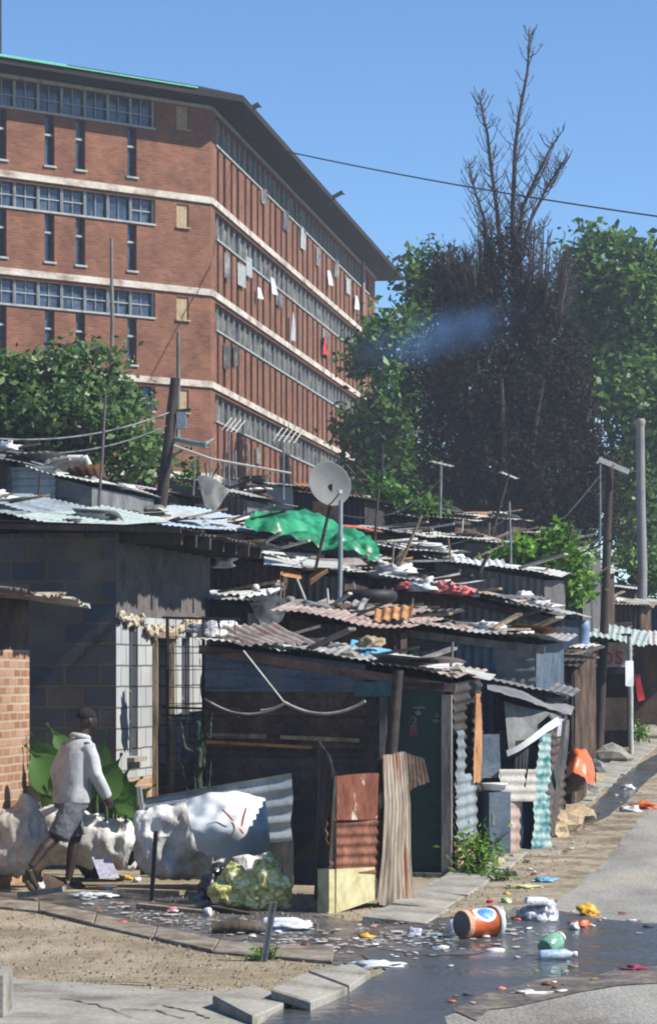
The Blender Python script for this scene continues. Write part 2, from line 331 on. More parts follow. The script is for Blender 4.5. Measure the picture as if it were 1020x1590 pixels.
poly([K(5, 1.0), (30, 5), (36, 60), (40, 140), K(140, .9), K(80, .9), K(46, .85), K(30, .95), K(20, .9), K(12, 1.0)], .006, asph, 'road', amp=.12, step=.6, kind='structure')
poly([K(60, .02), K(60, .9), K(40, .95), K(28, 1.0), K(23, 1.2), K(21, .9), K(21, .1), K(26, .02), K(40, .02)], .003, dirt, 'gutter', amp=.08, step=.5, seed=3, kind='structure')
# grey wet strip where the drain crosses the sand to the street
poly([(-5.2, 24.6), (-5.2, 22.9), G(0, 1408), G(100, 1428), G(200, 1446), G(300, 1470), G(400, 1478), G(520, 1500), G(640, 1480), G(760, 1440), G(720, 1425), G(640, 1432), G(540, 1432), G(470, 1415), G(330, 1400), G(200, 1386), G(60, 1388), G(0, 1385)], .004, mud, 'drain_path', amp=.07, step=.3, seed=5, kind='structure')
# concrete lip along the strip and the broken slab in front
def slab(pts, top, m, name, thick=.12, **kw):
    """raised slab with real edges, top about `top` above the ground; pts counter-clockwise"""
    b = MB(); n = len(pts)
    if sum(pts[i][0] * pts[(i + 1) % n][1] - pts[(i + 1) % n][0] * pts[i][1] for i in range(n)) < 0: pts = pts[::-1]
    T = [Vector((x, y, g(y) + top)) for x, y in pts]; c = sum(T, Vector()) / n
    I = [p.lerp(c, .03) + Vector((0, 0, .006)) for p in T]; Bt = [p - Vector((0, 0, thick)) for p in T]
    b.add(T + I + Bt, [tuple(range(n, 2 * n))] + [(i, (i + 1) % n, n + (i + 1) % n, n + i) for i in range(n)] + [(2 * n + i, 2 * n + (i + 1) % n, (i + 1) % n, i) for i in range(n)])
    return b.build(name, m, kind='structure', **kw)
dirtc = mat('dirty cement', [C(104, 92, 78), C(140, 128, 112), C(156, 148, 136)], 4, .95, .6, 14, vary=.35, detail=8)
lip = [((-40, 1396), (-40, 1409)), ((60, 1406), (60, 1420)), ((150, 1424), (145, 1441)), ((245, 1445), (238, 1462)), ((340, 1466), (330, 1483)), ((430, 1472), (425, 1492)), ((520, 1478), (516, 1500))]
for i in range(len(lip) - 1):
    (a, b_), (c, d) = lip[i], lip[i + 1]
    q = [G(*b_), G(*d), G(*c), G(*a)]; cx_ = sum(p[0] for p in q) / 4; cy_ = sum(p[1] for p in q) / 4
    q = [(cx_ + (x - cx_) * .985, cy_ + (y - cy_) * .985) for x, y in q]
    slab(q, .016 + .008 * (i % 2), dirtc, 'drain_edge', .08)
poly([(-6, 14.5), (-6, 18.2), G(-60, 1518), G(40, 1526), G(120, 1530), G(230, 1540), G(330, 1544), G(400, 1540), G(440, 1552), G(410, 1575), (-.5, 15.2), (-.6, 14.2)], .012, concr, 'pavement', amp=.05, step=.3, seed=8, kind='structure')
crk = MB()
for pts in ([(95, 1555), (150, 1566), (215, 1590)], [(255, 1568), (300, 1578), (330, 1590)], [(130, 1530), (250, 1533), (330, 1541)], [(190, 1572), (240, 1576), (300, 1590)]):
    q = [G(*p) for p in pts]
    fine = []
    for i in range(len(q) - 1):
        for t in range(6): x = q[i][0] + (q[i + 1][0] - q[i][0]) * t / 6; y = q[i][1] + (q[i + 1][1] - q[i][1]) * t / 6; fine.append((x + rnd.uniform(-.015, .015), y + rnd.uniform(-.03, .03)))
    for i in range(len(fine) - 1):
        (x0, y0), (x1, y1) = fine[i], fine[i + 1]; w_ = rnd.uniform(.012, .05)
        crk.add([(x0, y0, .017), (x1, y1, .017), (x1, y1 + w_, .017), (x0, y0 + w_, .017)], [(0, 1, 2, 3)])
crk.build('pavement_crack', mat('crack dirt', [C(60, 54, 48), C(84, 76, 66), C(90, 82, 70)], 4), kind='structure')
# kerb: tilted concrete slabs along the street, one object each
def kerb(y0, y1, u0, u1, z0, z1, th, m=concr, lab=None, grp=None, jit=.014):
    o = MB(); q = []
    for (y, u, z) in ((y0, u0, z0), (y0, u1, z1), (y1, u1, z1), (y1, u0, z0)):
        p = Vector((kerbx(y), y, 0)) + E2 * u; p.z = g(p.y) + z + rnd.uniform(-jit, jit); q.append(p)
    c = sum(q, Vector()) / 4; base = Vector((c.x, c.y, g(c.y)))
    q = [p - base for p in q]; I = [p.lerp(c - base, .04) + Vector((0, 0, .008)) for p in q]; bt = [p - Vector((0, 0, th)) for p in q]
    o.add(q + I + bt, [(4, 5, 6, 7)] + [(i, (i + 1) % 4, 4 + (i + 1) % 4, 4 + i) for i in range(4)] + [(8 + i, 8 + (i + 1) % 4, (i + 1) % 4, i) for i in range(4)] + [(11, 10, 9, 8)])
    return o.build('kerb_slab', m, loc=base, label=lab, cat='kerb slab', group=grp)
y = 21.5
while y < 58:
    L_ = 1.35
    kerb(y, y + L_ - .04 - rnd.uniform(0, .05), -.44 + rnd.uniform(-.05, .05), .02 + rnd.uniform(-.05, .05), .045, .012, .1, lab='pale concrete kerb slab in the row between the shacks and the gutter', grp='kerb slabs along the street')
    y += L_
def slabpx(corners, th, lab):
    q = []
    for (px, py, z) in corners:
        D = F * (H - z) / (py - HY); q.append(Vector(((px - CX) * D / F, D, z)))
    c = sum(q, Vector()) / 4; base = Vector((c.x, c.y, 0)); q = [p - base for p in q]; I = [p.lerp(c - base, .03) + Vector((0, 0, .01)) for p in q]; bt = [p - Vector((0, 0, th)) for p in q]
    MB().add(q + I + bt, [(4, 5, 6, 7)] + [(i, (i + 1) % 4, 4 + (i + 1) % 4, 4 + i) for i in range(4)] + [(8 + i, 8 + (i + 1) % 4, (i + 1) % 4, i) for i in range(4)] + [(11, 10, 9, 8)]).build('kerb_slab', concr, loc=base, label=lab, cat='kerb slab')
slabpx([(421, 1540, .11), (482, 1559, .06), (540, 1537, .05), (476, 1513, .09)], .05, 'tilted concrete kerb slab with a dark gap under its raised end')
slabpx([(478, 1511, .085), (542, 1535, .045), (575, 1512, .05), (548, 1500, .08)], .08, 'concrete kerb slab between the raised slab and the puddle')
slabpx([(330, 1550, .08), (392, 1583, .05), (452, 1557, .03), (395, 1533, .06)], .1, 'flat concrete kerb slab just left of the raised slab')
# puddle and gutter stream
wm = bpy.data.materials.new('water'); wm.use_nodes = True; t = wm.node_tree; N = t.nodes; L = t.links; B = N['Principled BSDF']
B.inputs['Base Color'].default_value = (.05, .055, .06, 1); B.inputs['Roughness'].default_value = .16; B.inputs['IOR'].default_value = 1.4; B.inputs['Specular IOR Level'].default_value = .5
tc = N.new('ShaderNodeTexCoord'); mp = N.new('ShaderNodeMapping'); mp.inputs['Scale'].default_value = (1.6, .8, 1); L.new(tc.outputs['Object'], mp.inputs[0])
nn = N.new('ShaderNodeTexNoise'); nn.inputs['Scale'].default_value = 8; nn.inputs['Detail'].default_value = 6; L.new(mp.outputs[0], nn.inputs[0])
bp = N.new('ShaderNodeBump'); bp.inputs['Strength'].default_value = .55; bp.inputs['Distance'].default_value = .025; L.new(nn.outputs[0], bp.inputs['Height']); L.new(bp.outputs[0], B.inputs['Normal'])
n5 = N.new('ShaderNodeTexNoise'); n5.inputs['Scale'].default_value = .9; n5.inputs['Detail'].default_value = 5; L.new(tc.outputs['Object'], n5.inputs[0]); r5 = N.new('ShaderNodeMapRange'); r5.inputs[1].default_value = .38; r5.inputs[2].default_value = .6; r5.inputs[3].default_value = .07; r5.inputs[4].default_value = .38; L.new(n5.outputs[0], r5.inputs[0]); L.new(r5.outputs[0], B.inputs['Roughness'])
poly([G(395, 1600), G(470, 1552), G(548, 1536), G(600, 1510), G(560, 1486), G(610, 1470), G(660, 1462), G(700, 1440), G(760, 1428), G(800, 1412), G(870, 1418), G(930, 1430), G(1000, 1437), G(1100, 1440), (4.2, 20.5), (4.4, 18.8), G(1100, 1500), G(1000, 1512), G(920, 1524), G(830, 1544), G(760, 1556), G(690, 1582), (.7, 15.2), (-.3, 14.5)], .011, wm, 'puddle', amp=.09, step=.3, seed=11, kind='structure')
poly([G(850, 1300), G(880, 1280), G(920, 1255), G(948, 1225), G(975, 1200), G(1008, 1180), G(1030, 1168), G(1050, 1180), G(1005, 1215), G(975, 1245), G(940, 1272), G(900, 1290), G(870, 1302)], .012, wm, 'gutter_stream', amp=.05, step=.4, seed=13, kind='structure')
poly([G(590, 1478), G(680, 1474), G(760, 1480), G(740, 1487), G(640, 1488)], .014, mud, 'mud_bar', amp=.08, step=.2, seed=15, kind='structure')
poly([G(700, 1572), G(760, 1545), G(860, 1522), G(960, 1508), G(1060, 1498), (3.4, 18.4), G(900, 1545), G(800, 1568), G(740, 1590)], .013, silt, 'mud_bank', amp=.16, step=.3, seed=17, kind='structure')
# foam and scum streaks floating on the strip and the puddle
foam = MB()
for i in range(420):
    if i < 260: px = rnd.gauss(630, 110); py = 1462 + rnd.gauss(0, 12) + (px - 600) * -.05
    else: px = rnd.uniform(120, 520); py = 1400 + (px - 120) * .17 + rnd.uniform(-6, 16)
    x, y = G(px, min(py, 1560)); a = rnd.uniform(.008, .04) * (1.8 if rnd.random() < .15 else 1); b_ = a * rnd.uniform(.7, 1.8); n = 7
    foam.add([(x + a * math.cos(k * 6.283 / n) * rnd.uniform(.5, 1.2), y + b_ * math.sin(k * 6.283 / n) * rnd.uniform(.5, 1.2), g(y) + .018) for k in range(n)], [tuple(range(n))])
foam.build('foam', mat('foam', [C(170, 168, 164), C(200, 200, 200), C(150, 146, 140)], 8), label='white scum flecks drifting on the grey drain water', cat='foam', kind='stuff')
# ------------------------------------------------------------------ the brick hostel block on the hill
brick = brickmat('hostel brick', C(138, 86, 62), C(160, 106, 78), C(138, 112, 96), .24, .085, .012, .9, dirt=(.5, .5, .52, 1))
white = mat('weathered white concrete', [C(150, 132, 118), C(204, 196, 184), C(222, 216, 206)], 1.3, .85, .2, 12, vary=.18, stretch=(1, 1, 2))
winfr = mat('window frame paint', [C(140, 148, 150), C(176, 182, 182), C(160, 160, 156)], 3, .6, .1, 20, vary=.15)
glass = mat('dark window glass', [C(40, 54, 72), C(58, 76, 100), C(84, 100, 116)], 1.3, .12, .0, 9, vary=.3, spec=.6, sharp=1.5)
greypan = mat('grey cloudy panes', [C(56, 60, 62), C(104, 102, 98), C(150, 146, 138)], 1.3, .6, .1, 6, vary=.35, sharp=1.3)
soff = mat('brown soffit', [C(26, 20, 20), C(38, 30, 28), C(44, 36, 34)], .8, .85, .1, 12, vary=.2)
tanp = mat('tan vent board', [C(150, 128, 96), C(184, 164, 132), C(166, 132, 96)], 3, .8, .1, 16, vary=.2)
C0 = Vector((-3.66, 81, 0)); A = Vector((-.8, -.6, 0)); Bd = Vector((.161, .987, 0)).normalized()
NL = Vector((.6, -.8, 0)); NR = Vector((Bd.y, -Bd.x, 0)); ZT = 19.64; ZB = 3.0
hostel = empty('hostel_building', C0 + Vector((0, 0, ZB)), 'long four storey red brick hostel with overhanging dark roof and white floor bands', 'building')
def W(f, t, z, out=0):   # point on a face: metres t from the corner, height z, outward offset; local to the hostel
    d, n = (A, NL) if f == 'L' else (Bd, NR)
    p = d * t + n * out; return Vector((p.x, p.y, z - ZB))
bands = [16.70, 13.84, 10.98, 8.12, 5.26]
holes = {'L': [], 'R': []}
LL, LR = 24.0, 35.6
tops = [ZT + .0] + bands
wins = []
for i, zt in enumerate(tops):
    if i == 5: break
    zw1 = zt - (.12 if i == 0 else .2); zw0 = zw1 - (.82 if i == 0 else .74); zb = tops[i + 1]
    holes['L'].append((2.05, 21.5, zw0, zw1, 'band'))
    for k, t0 in enumerate((2.72, 4.55, 5.62, 7.25, 9.6, 11.4, 12.5, 14.2, 16.6, 18.4, 19.5)):
        holes['L'].append((t0, t0 + .33, zb + .42, zw0 - .08, 'slot'))
    holes['L'].append((.82, 1.27, zw1 - .72, zw1 - .02, 'vent'))
    holes['R'].append((.7, 33.6, zw0 - .1, zw1, 'band'))
    t0 = .95; k = 0
    while t0 < 34.6:
        holes['R'].append((t0, t0 + .34 + .1 * (k % 2), zb + .12, zw0 - .2, 'slot')); t0 += (.72, .95, .72, 1.1)[k % 4] + .25; k += 1
wall_parts = []
for f, LEN in (('L', LL), ('R', LR)):
    hs = holes[f]
    ts = sorted(set([0, LEN] + [x for h_ in hs for x in h_[:2]])); zs = sorted(set([ZB, ZT] + [x for h_ in hs for x in h_[2:4]]))
    b = MB(); V = lambda t, z, o=0: W(f, t, z, o)
    fl = (f == 'L')
    for j in range(len(zs) - 1):
        zc = (zs[j] + zs[j + 1]) / 2; act = [h_ for h_ in hs if h_[2] < zc < h_[3]]; run = None
        edges = sorted(set([0, LEN] + [x for h_ in act for x in h_[:2]]))
        for i in range(len(edges) - 1):
            tc_ = (edges[i] + edges[i + 1]) / 2
            if any(h_[0] < tc_ < h_[1] for h_ in act): continue
            q = [V(edges[i], zs[j]), V(edges[i + 1], zs[j]), V(edges[i + 1], zs[j + 1]), V(edges[i], zs[j + 1])]
            b.add(q[::-1] if fl else q, [(0, 1, 2, 3)])
    for (t0, t1, z0, z1, k) in hs:
        d = -.22
        for q in ([V(t0, z0), V(t0, z1), V(t0, z1, d), V(t0, z0, d)], [V(t1, z0), V(t1, z1), V(t1, z1, d), V(t1, z0, d)], [V(t0, z0), V(t1, z0), V(t1, z0, d), V(t0, z0, d)], [V(t0, z1), V(t1, z1), V(t1, z1, d), V(t0, z1, d)]): b.add(q, [(0, 1, 2, 3)])
    if f == 'R':   # far gable and back of the block
        e = W('R', LR, 0); a_ = W('L', LL, 0); bk = NR * -13
        q0 = Vector((e.x, e.y, 0)); q1 = q0 + bk; q3 = Vector((a_.x, a_.y, 0)) + NL * -13; q2 = Vector((bk.x, bk.y, 0)) + A * 5; q4 = Vector((a_.x, a_.y, 0))
        for p, r_ in ((q0, q1), (q1, q2), (q2, q3), (q3, q4)): b.add([(p.x, p.y, 0), (r_.x, r_.y, 0), (r_.x, r_.y, ZT - ZB), (p.x, p.y, ZT - ZB)], [(0, 1, 2, 3)])
    b.build('wall', brick, hostel)
slotL = []; slotR = []
for f in 'LR':
    for (t0, t1, z0, z1, k) in holes[f]:
        d = -.2
        if k == 'vent':
            b = MB(); q = [W(f, t0, z0, -.05), W(f, t1, z0, -.05), W(f, t1, z1, -.05), W(f, t0, z1, -.05)]; b.add(q, [(0, 1, 2, 3)])
            b.beam(W(f, t0 - .04, z0 - .03, .03), W(f, t1 + .04, z0 - .03, .03), .1, .05); b.build('vent_panel', tanp, hostel)
        elif k == 'band':
            gl = MB(); fr = MB(); n = int((t1 - t0) / (.8 if f == 'L' else .9)); st = (t1 - t0) / n
            for i in range(n):
                a0, a1 = t0 + i * st, t0 + (i + 1) * st; o = d + rnd.uniform(-.02, .02)
                gl.add([W(f, a0, z0, o), W(f, a1, z0, d), W(f, a1, z1, o), W(f, a0, z1, d)], [(0, 1, 2, 3)])
            for i in range(n + 1):
                wd = .075 if f == 'L' else .06
                fr.beam(W(f, t0 + i * st, z0, -.13), W(f, t0 + i * st, z1, -.13), wd, .1)
            if f == 'L':
                for i in range(n):
                    fr.beam(W(f, t0 + (i + .52) * st, z0, -.16), W(f, t0 + (i + .52) * st, z1, -.16), .03, .03)
                    if rnd.random() < .7: fr.beam(W(f, t0 + i * st, z0 + .38, -.16), W(f, t0 + (i + 1) * st, z0 + .38, -.16), .03, .03)
            fr.beam(W(f, t0, z0 - .03, -.03), W(f, t1, z0 - .03, -.03), .16, .06)
            o = gl.build('window', glass if f == 'L' else greypan, hostel); fr.build('frame', winfr, o)
        else:
            lst = slotL if f == 'L' else slotR; lst.append((f, t0, t1, z0, z1))
def slotmesh(items, name):
    gl = MB(); fr = MB(); sl_ = MB()
    for (f, t0, t1, z0, z1) in items:
        d = -.19; gl.add([W(f, t0, z0, d), W(f, t1, z0, d), W(f, t1, z1, d), W(f, t0, z1, d)], [(0, 1, 2, 3)])
        if f == 'L': zm = z0 + (z1 - z0) * .62; fr.beam(W(f, t0, zm, -.14), W(f, t1, zm, -.14), .08, .06); sl_.beam(W(f, t0 - .05, z0 - .03, .0), W(f, t1 + .05, z0 - .03, .0), .12, .06)
    o = gl.build(name, glass, hostel)
    if fr.v: fr.build('frame', winfr, o); sl_.build('sill', winfr, o)
    return o
vis = [s_ for s_ in slotL if s_[1] < 8 and s_[3] > 7.5] + sorted([s_ for s_ in slotR if s_[3] > 7], key=lambda s_: s_[1])
for s_ in vis[:86]: slotmesh([s_], 'window')
slotmesh([s_ for s_ in slotL + slotR if s_ not in vis[:86]], 'window')['kind'] = 'stuff'
for i, zt in enumerate(bands):
    b = MB(); o = .07; zz = zt
    cor = lambda oo, z: Vector((0, 0, z - ZB)) + (NL + NR) / (1 + NL.dot(NR)) * oo
    for (z0, z1) in ((zz - .1, zz + .1),):
        pl, pc, pr = W('L', LL, z0, o), cor(o, z0), W('R', LR, z0, o); ql, qc, qr = W('L', LL, z1, o), cor(o, z1), W('R', LR, z1, o)
        il, ic, ir = W('L', LL, z1, -.02), cor(-.02, z1), W('R', LR, z1, -.02); jl, jc, jr = W('L', LL, z0, -.02), cor(-.02, z0), W('R', LR, z0, -.02)
        b.add([pl, pc, pr, ql, qc, qr, il, ic, ir, jl, jc, jr], [(0, 1, 4, 3), (1, 2, 5, 4), (3, 4, 7, 6), (4, 5, 8, 7), (9, 10, 1, 0), (10, 11, 2, 1)])
    b.build('floor_band', white, hostel)
b = MB(); b.beam(W('L', LL, ZT - .06, .03), W('L', 0.02, ZT - .06, .03), .08, .1); b.beam(W('R', .02, ZT - .06, .03), W('R', LR, ZT - .06, .03), .08, .1); b.build('cornice', winfr, hostel)
# roof slab with wide overhang
mit = (NL + NR) / (1 + NL.dot(NR)); ov = 1.12; b = MB()
el_ = W('L', LL, ZT, ov); ec = Vector((0, 0, ZT - ZB)) + mit * ov; er = W('R', LR + 1.3, ZT, ov); bk1 = W('R', LR + 1.3, ZT, -14); bk2 = Vector((0, 0, ZT - ZB)) + NR * -14 + A * 6; bk3 = W('L', LL, ZT, -14)
q = [el_, ec, er, bk1, bk2, bk3]; up = Vector((0, 0, .2)); top = [p + up for p in q]; cpt = [p.copy() for p in q]
inn = [p.lerp(sum(q, Vector()) / 6, .12) + Vector((0, 0, .75)) for p in q]
b.add(q + top + inn, [(5, 4, 3, 2, 1, 0)] + [(i, (i + 1) % 6, 6 + (i + 1) % 6, 6 + i) for i in range(6)] + [(6 + i, 6 + (i + 1) % 6, 12 + (i + 1) % 6, 12 + i) for i in range(6)] + [(12, 13, 14, 15, 16, 17)])
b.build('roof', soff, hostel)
b = MB(); b.beam(el_ + Vector((0, 0, .215)) + NL * .03, el_.lerp(ec, .74) + Vector((0, 0, .215)) + NL * .03, .09, .07); b.beam(el_.lerp(ec, .74) + Vector((0, 0, .205)) + NL * .03, el_.lerp(ec, .93) + Vector((0, 0, .205)) + NL * .03, .05, .04)
b.build('gutter_strip', mat('green copper flashing', [C(70, 170, 140), C(110, 205, 176), C(90, 190, 160)], 2, .6), hostel)
b = MB(); pr_ = W('R', 31.2, ZT, .12); b.tube([pr_, pr_ - Vector((0, 0, 14))], .09, 6); b.build('drain_pipe', mat('faded pink pipe', [C(150, 120, 112), C(170, 142, 134), C(150, 126, 118)], 3), hostel)
# open casements, boards and patches on the long face
for i, (t, z, w_, h_) in enumerate([(5.5, 15.2, .9, .8), (1.9, 14.6, .8, 1.0), (8.2, 18.1, 1, .8), (12.5, 17.9, .9, .9), (16, 17.8, 1, 1.0), (19.5, 17.7, .8, .9), (1.8, 11.7, .8, 1.0), (3.4, 12.0, .5, .8), (4.1, 14.7, 1.3, .9), (21, 14.9, 1.3, .7), (7.2, 9.1, .6, .7), (24, 17.9, .8, 1.0), (27, 17.7, 1, .8), (11, 15.0, 1.1, .6)]):
    b = MB(); b.sheet(W('R', t, z, .05), W('R', t + w_ * .75, z, .12), W('R', t + w_ * .75, z + h_ * .8, .12), W('R', t, z + h_ * .8, .05), None, wob=.02, seed=i); b.build('shutter', greypan if i % 4 else winfr, hostel)
# laundry hanging out of the long face
for i, (px, py, w_, h_, m_, lb) in enumerate([(396, 456, .34, .45, tarpw, 'small white cloth on the brick hostel between the upper floor bands'), (419, 445, .5, .7, tarpw, 'grey white sheet hanging by the top floor band of the hostel'), (508, 432, .5, .7, tarpw, 'white cloth high on the hostel near the roof'), (549, 470, .6, .7, tarpw, 'white cloth near the far end of the hostel top floor'), (448, 508, .36, 1.2, paleb, 'long white and blue cloth drying on the hostel middle floor'), (499, 537, .6, .9, redc, 'red shirt drying on the hostel middle floor')]):
    k = (px - 510) / F; Yd = (-3.66 - .163 * 81 + 0) ; Yd = (3.66 + .163 * 81) / (.163 - k); Xd = k * Yd
    z = H + (HY - py) * Yd / F; o = Vector((Xd, Yd, z)) + NR * .12; b = MB(); s_ = MB()
    w_ *= .55; h_ *= .85; b.sheet(-Bd * w_ / 2 * 1.6 - Vector((0, 0, h_ / 2)), Bd * w_ / 2 * 1.6 - Vector((0, 0, h_ / 2)) + NR * .1, Bd * w_ * .8 + Vector((0, 0, h_ / 2)), -Bd * w_ * .8 + Vector((0, 0, h_ / 2)), None, wob=.12, seed=i)
    b.build('hanging_cloth', m_, loc=o, label=lb, cat='laundry')
b = MB(); mp0 = Vector((-9.95, 79.0, ZT)); 
b.tube([(0, 0, 0), (0, 0, 3.2)], .05, 6); b.tube([(0, 0, 3.0), (-.3, 0, 3.1)], .04, 5); b.build('roof_mast', dsteel, loc=mp0, label='thin dark mast standing on the hostel roof at the left edge', cat='mast')
for i, (px, py, lb) in enumerate([(388, 172, 'near'), (520, 307, 'middle'), (612, 405, 'far')]):
    D = [82, 97, 114][i]; p = P(px, py, D); b = MB(); b.tube([(-.25, 0, -.35), (-.05, 0, -.05), (.05, 0, .05)], .035, 5); b.box((.1, 0, .1), (.42, .2, .13), ry=-.5); b.tube([(.28, 0, .17), (.36, 0, .1)], .03, 5)
    b.build('flood_light', mat('green black casing', [C(30, 56, 54), C(44, 70, 66), C(50, 76, 70)], 3), loc=p, label=f'small dark flood light clamped to the {lb} part of the hostel roof edge', cat='flood light')
# ------------------------------------------------------------------ shacks
class Shack: pass
PATCH = [greyt, galvd, bluei, wood, greyw, brownw, dkt, galv, tarry, orangeb, pinkm, bagw]
rgalv = mat('sun bleached roof iron', [C(120, 118, 114), C(164, 164, 160), C(186, 186, 182)], 2.4, .6, .2, 20, metal=.1, vary=.25, stretch=(1, .4, 1))
rrust = mat('rust washed roof iron', [C(120, 92, 80), C(164, 148, 138), C(182, 172, 162)], 2.4, .7, .2, 20, vary=.25, stretch=(1, .4, 1))
def hpx(y, D): return H + (HY - y) * D / F
def shack(label, xl, D, xr, yl, yr, Lg, mats, name='shack', rot=None, rise=.25, ribs='V', over=(.18, .25), roofm=None, seed=0, wl=.11, fascia=None, zb=None, ragr=.05, lift=0, patch=2.2):
    """tin shack: camera-facing wall from photo column xl to xr, its top at rows yl / yr, depth Lg along the street"""
    rot = RZ if rot is None else rot; s = Shack(); ux = Vector((math.cos(rot), math.sin(rot), 0)); uy = Vector((-ux.y, ux.x, 0))
    k = (xr - CX) / F; X0 = (xl - CX) * D / F; wd = (k * D - X0) / (ux.x - k * ux.y); Dr = D + wd * ux.y
    gz = min(ground(X0, D), ground(X0 + ux.x * wd, Dr)) - .15 if zb is None else zb
    hl = hpx(yl, D) - gz; hr = hpx(yr, Dr) - gz
    s.root = empty(name, (X0, D, gz), label, 'shack', 'tin shacks climbing the bank', rot); s.w = wd; s.L = Lg; s.hl = hl; s.hr = hr; s.rise = rise; s.over = over
    mf, ms_, mr_ = mats; s.ux = ux; s.uy = uy; s.o = Vector((X0, D, gz))
    rb = ribs if isinstance(ribs, (list, tuple)) else (ribs, ribs)
    b = MB(); parts = max(1, round(wd / 1.1)); xs = [0] + sorted(wd * (i + rnd.uniform(-.2, .2)) / parts for i in range(1, parts)) + [wd]
    for i in range(len(xs) - 1):   # lapped sheets, one part each
        a, c = xs[i], xs[i + 1] + (.05 if i < len(xs) - 2 else 0); ha = hl + (hr - hl) * a / wd; hc = hl + (hr - hl) * c / wd; off = -.012 * (i % 2)
        m_ = mf[i % len(mf)] if isinstance(mf, list) else mf
        MB().sheet((a, off, 0), (c, off, 0), (c, off, hc), (a, off, ha), rb[i % 2], wl=wl, seed=seed * 10 + i, rag=.02).build('wall_sheet', m_, s.root)
    if patch:
        for i in range(int(patch * wd)):
            w_ = rnd.uniform(.18, .7); h_ = rnd.uniform(.25, .9); x = rnd.uniform(0, max(.05, wd - w_)); top = hl + (hr - hl) * (x / wd) - rnd.uniform(.0, .55); sk = rnd.uniform(-.08, .08)
            MB().sheet((x + sk, -.05 - .012 * i, top - h_), (x + w_ + sk, -.05 - .012 * i, top - h_ + rnd.uniform(-.06, .06)), (x + w_, -.05 - .012 * i, top), (x, -.05 - .012 * i, top + rnd.uniform(-.06, .04)), rnd.choice(['V', 'U', None, None]), wl=wl, amp=.01, wob=.05, seed=seed * 5 + i, rag=.04).build('patch_panel', rnd.choice(PATCH), s.root)
    MB().sheet((wd, 0, 0), (wd, Lg, 0), (wd, Lg, hr + rise), (wd, 0, hr), rb[1], wl=wl, seed=seed + 50).build('side_wall', ms_, s.root)
    MB().sheet((0, Lg, 0), (0, 0, 0), (0, 0, hl), (0, Lg, hl + rise), 'V', wl=wl, seed=seed + 60).build('side_wall', ms_, s.root)
    MB().sheet((wd, Lg, 0), (0, Lg, 0), (0, Lg, hl + rise), (wd, Lg, hr + rise), 'V', wl=wl, seed=seed + 70).build('back_wall', ms_, s.root)
    ox, oy = over; n = max(1, round((wd + 2 * ox) / 1.0)); mr_ = mr_ if isinstance(mr_, list) else [mr_]
    def rz_(x, y): return hl + (hr - hl) * x / wd + rise * y / Lg + .05
    s.rz = rz_
    for i in range(n):
        a = -ox + (wd + 2 * ox) * i / n; c = -ox + (wd + 2 * ox) * (i + 1) / n + (.06 if i < n - 1 else 0); lf = .012 * (i % 2) + rnd.uniform(0, .05); fy = -oy - rnd.uniform(0, .22)
        MB().sheet((a, fy, rz_(a, fy) + lf), (c, fy, rz_(c, fy) + lf), (c, Lg + oy, rz_(c, Lg + oy) + lf), (a, Lg + oy, rz_(a, Lg + oy) + lf), 'V', wl=.085, amp=.009, wob=.09, seed=seed * 3 + i, rag=ragr).build('roof_sheet', mr_[i % len(mr_)], s.root)
    if fascia: MB().beam((-ox, -.03, rz_(-ox, 0) - .1), (wd + ox * .6, -.03, rz_(wd + ox * .6, 0) - .1), .04, .09).build('roof_beam', fascia, s.root)
    return s
def onroof(s, u, v, dz=0):
    x = u * s.w; y = v * s.L; p = s.o + s.ux * x + s.uy * y; p.z = s.o.z + s.rz(x, y) + dz; return p
def plank(a, b, w_, h_, m, label, name='plank', cat='plank', group=None):
    a = Vector(a); b = Vector(b); c = (a + b) / 2; mb = MB(); n = 5; r_ = random.Random(int(abs(a.x * 977 + b.y * 131)))
    pts = [(a - c).lerp(b - c, i / n) + Vector((0, 0, r_.uniform(-.006, .006))) for i in range(n + 1)]
    for i in range(n): mb.beam(pts[i], pts[i + 1], w_ * r_.uniform(.92, 1.05), h_)
    mb = MB().beam(a - c, b - c, w_, h_); return mb.build(name, m, loc=c, label=label, cat=cat, group=group)
def rock(p, r, m, label, seed, group=None, name='stone', cat='stone'):
    b = MB(); b.blob((0, 0, 0), (r, r * .85, r * .6), 1 if r < .12 else 2, .5, 1.5, seed, .6); b.sm = [False] * len(b.f); return b.build(name, m, loc=p, label=label, cat=cat, group=group)
def looseSheet(p, w_, l_, m, label, rz, tilt=(0, 0), seed=0, ribs='V', name='loose_sheet', cat='sheet'):
    b = MB(); b.sheet((-w_ / 2, -l_ / 2, -tilt[0]), (w_ / 2, -l_ / 2, -tilt[0] + tilt[1]), (w_ / 2, l_ / 2, tilt[0] + tilt[1]), (-w_ / 2, l_ / 2, tilt[0]), ribs, wl=.11, wob=.08, seed=seed, rag=.06)
    return b.build(name, m, loc=p, rz=rz, label=label, cat=cat)
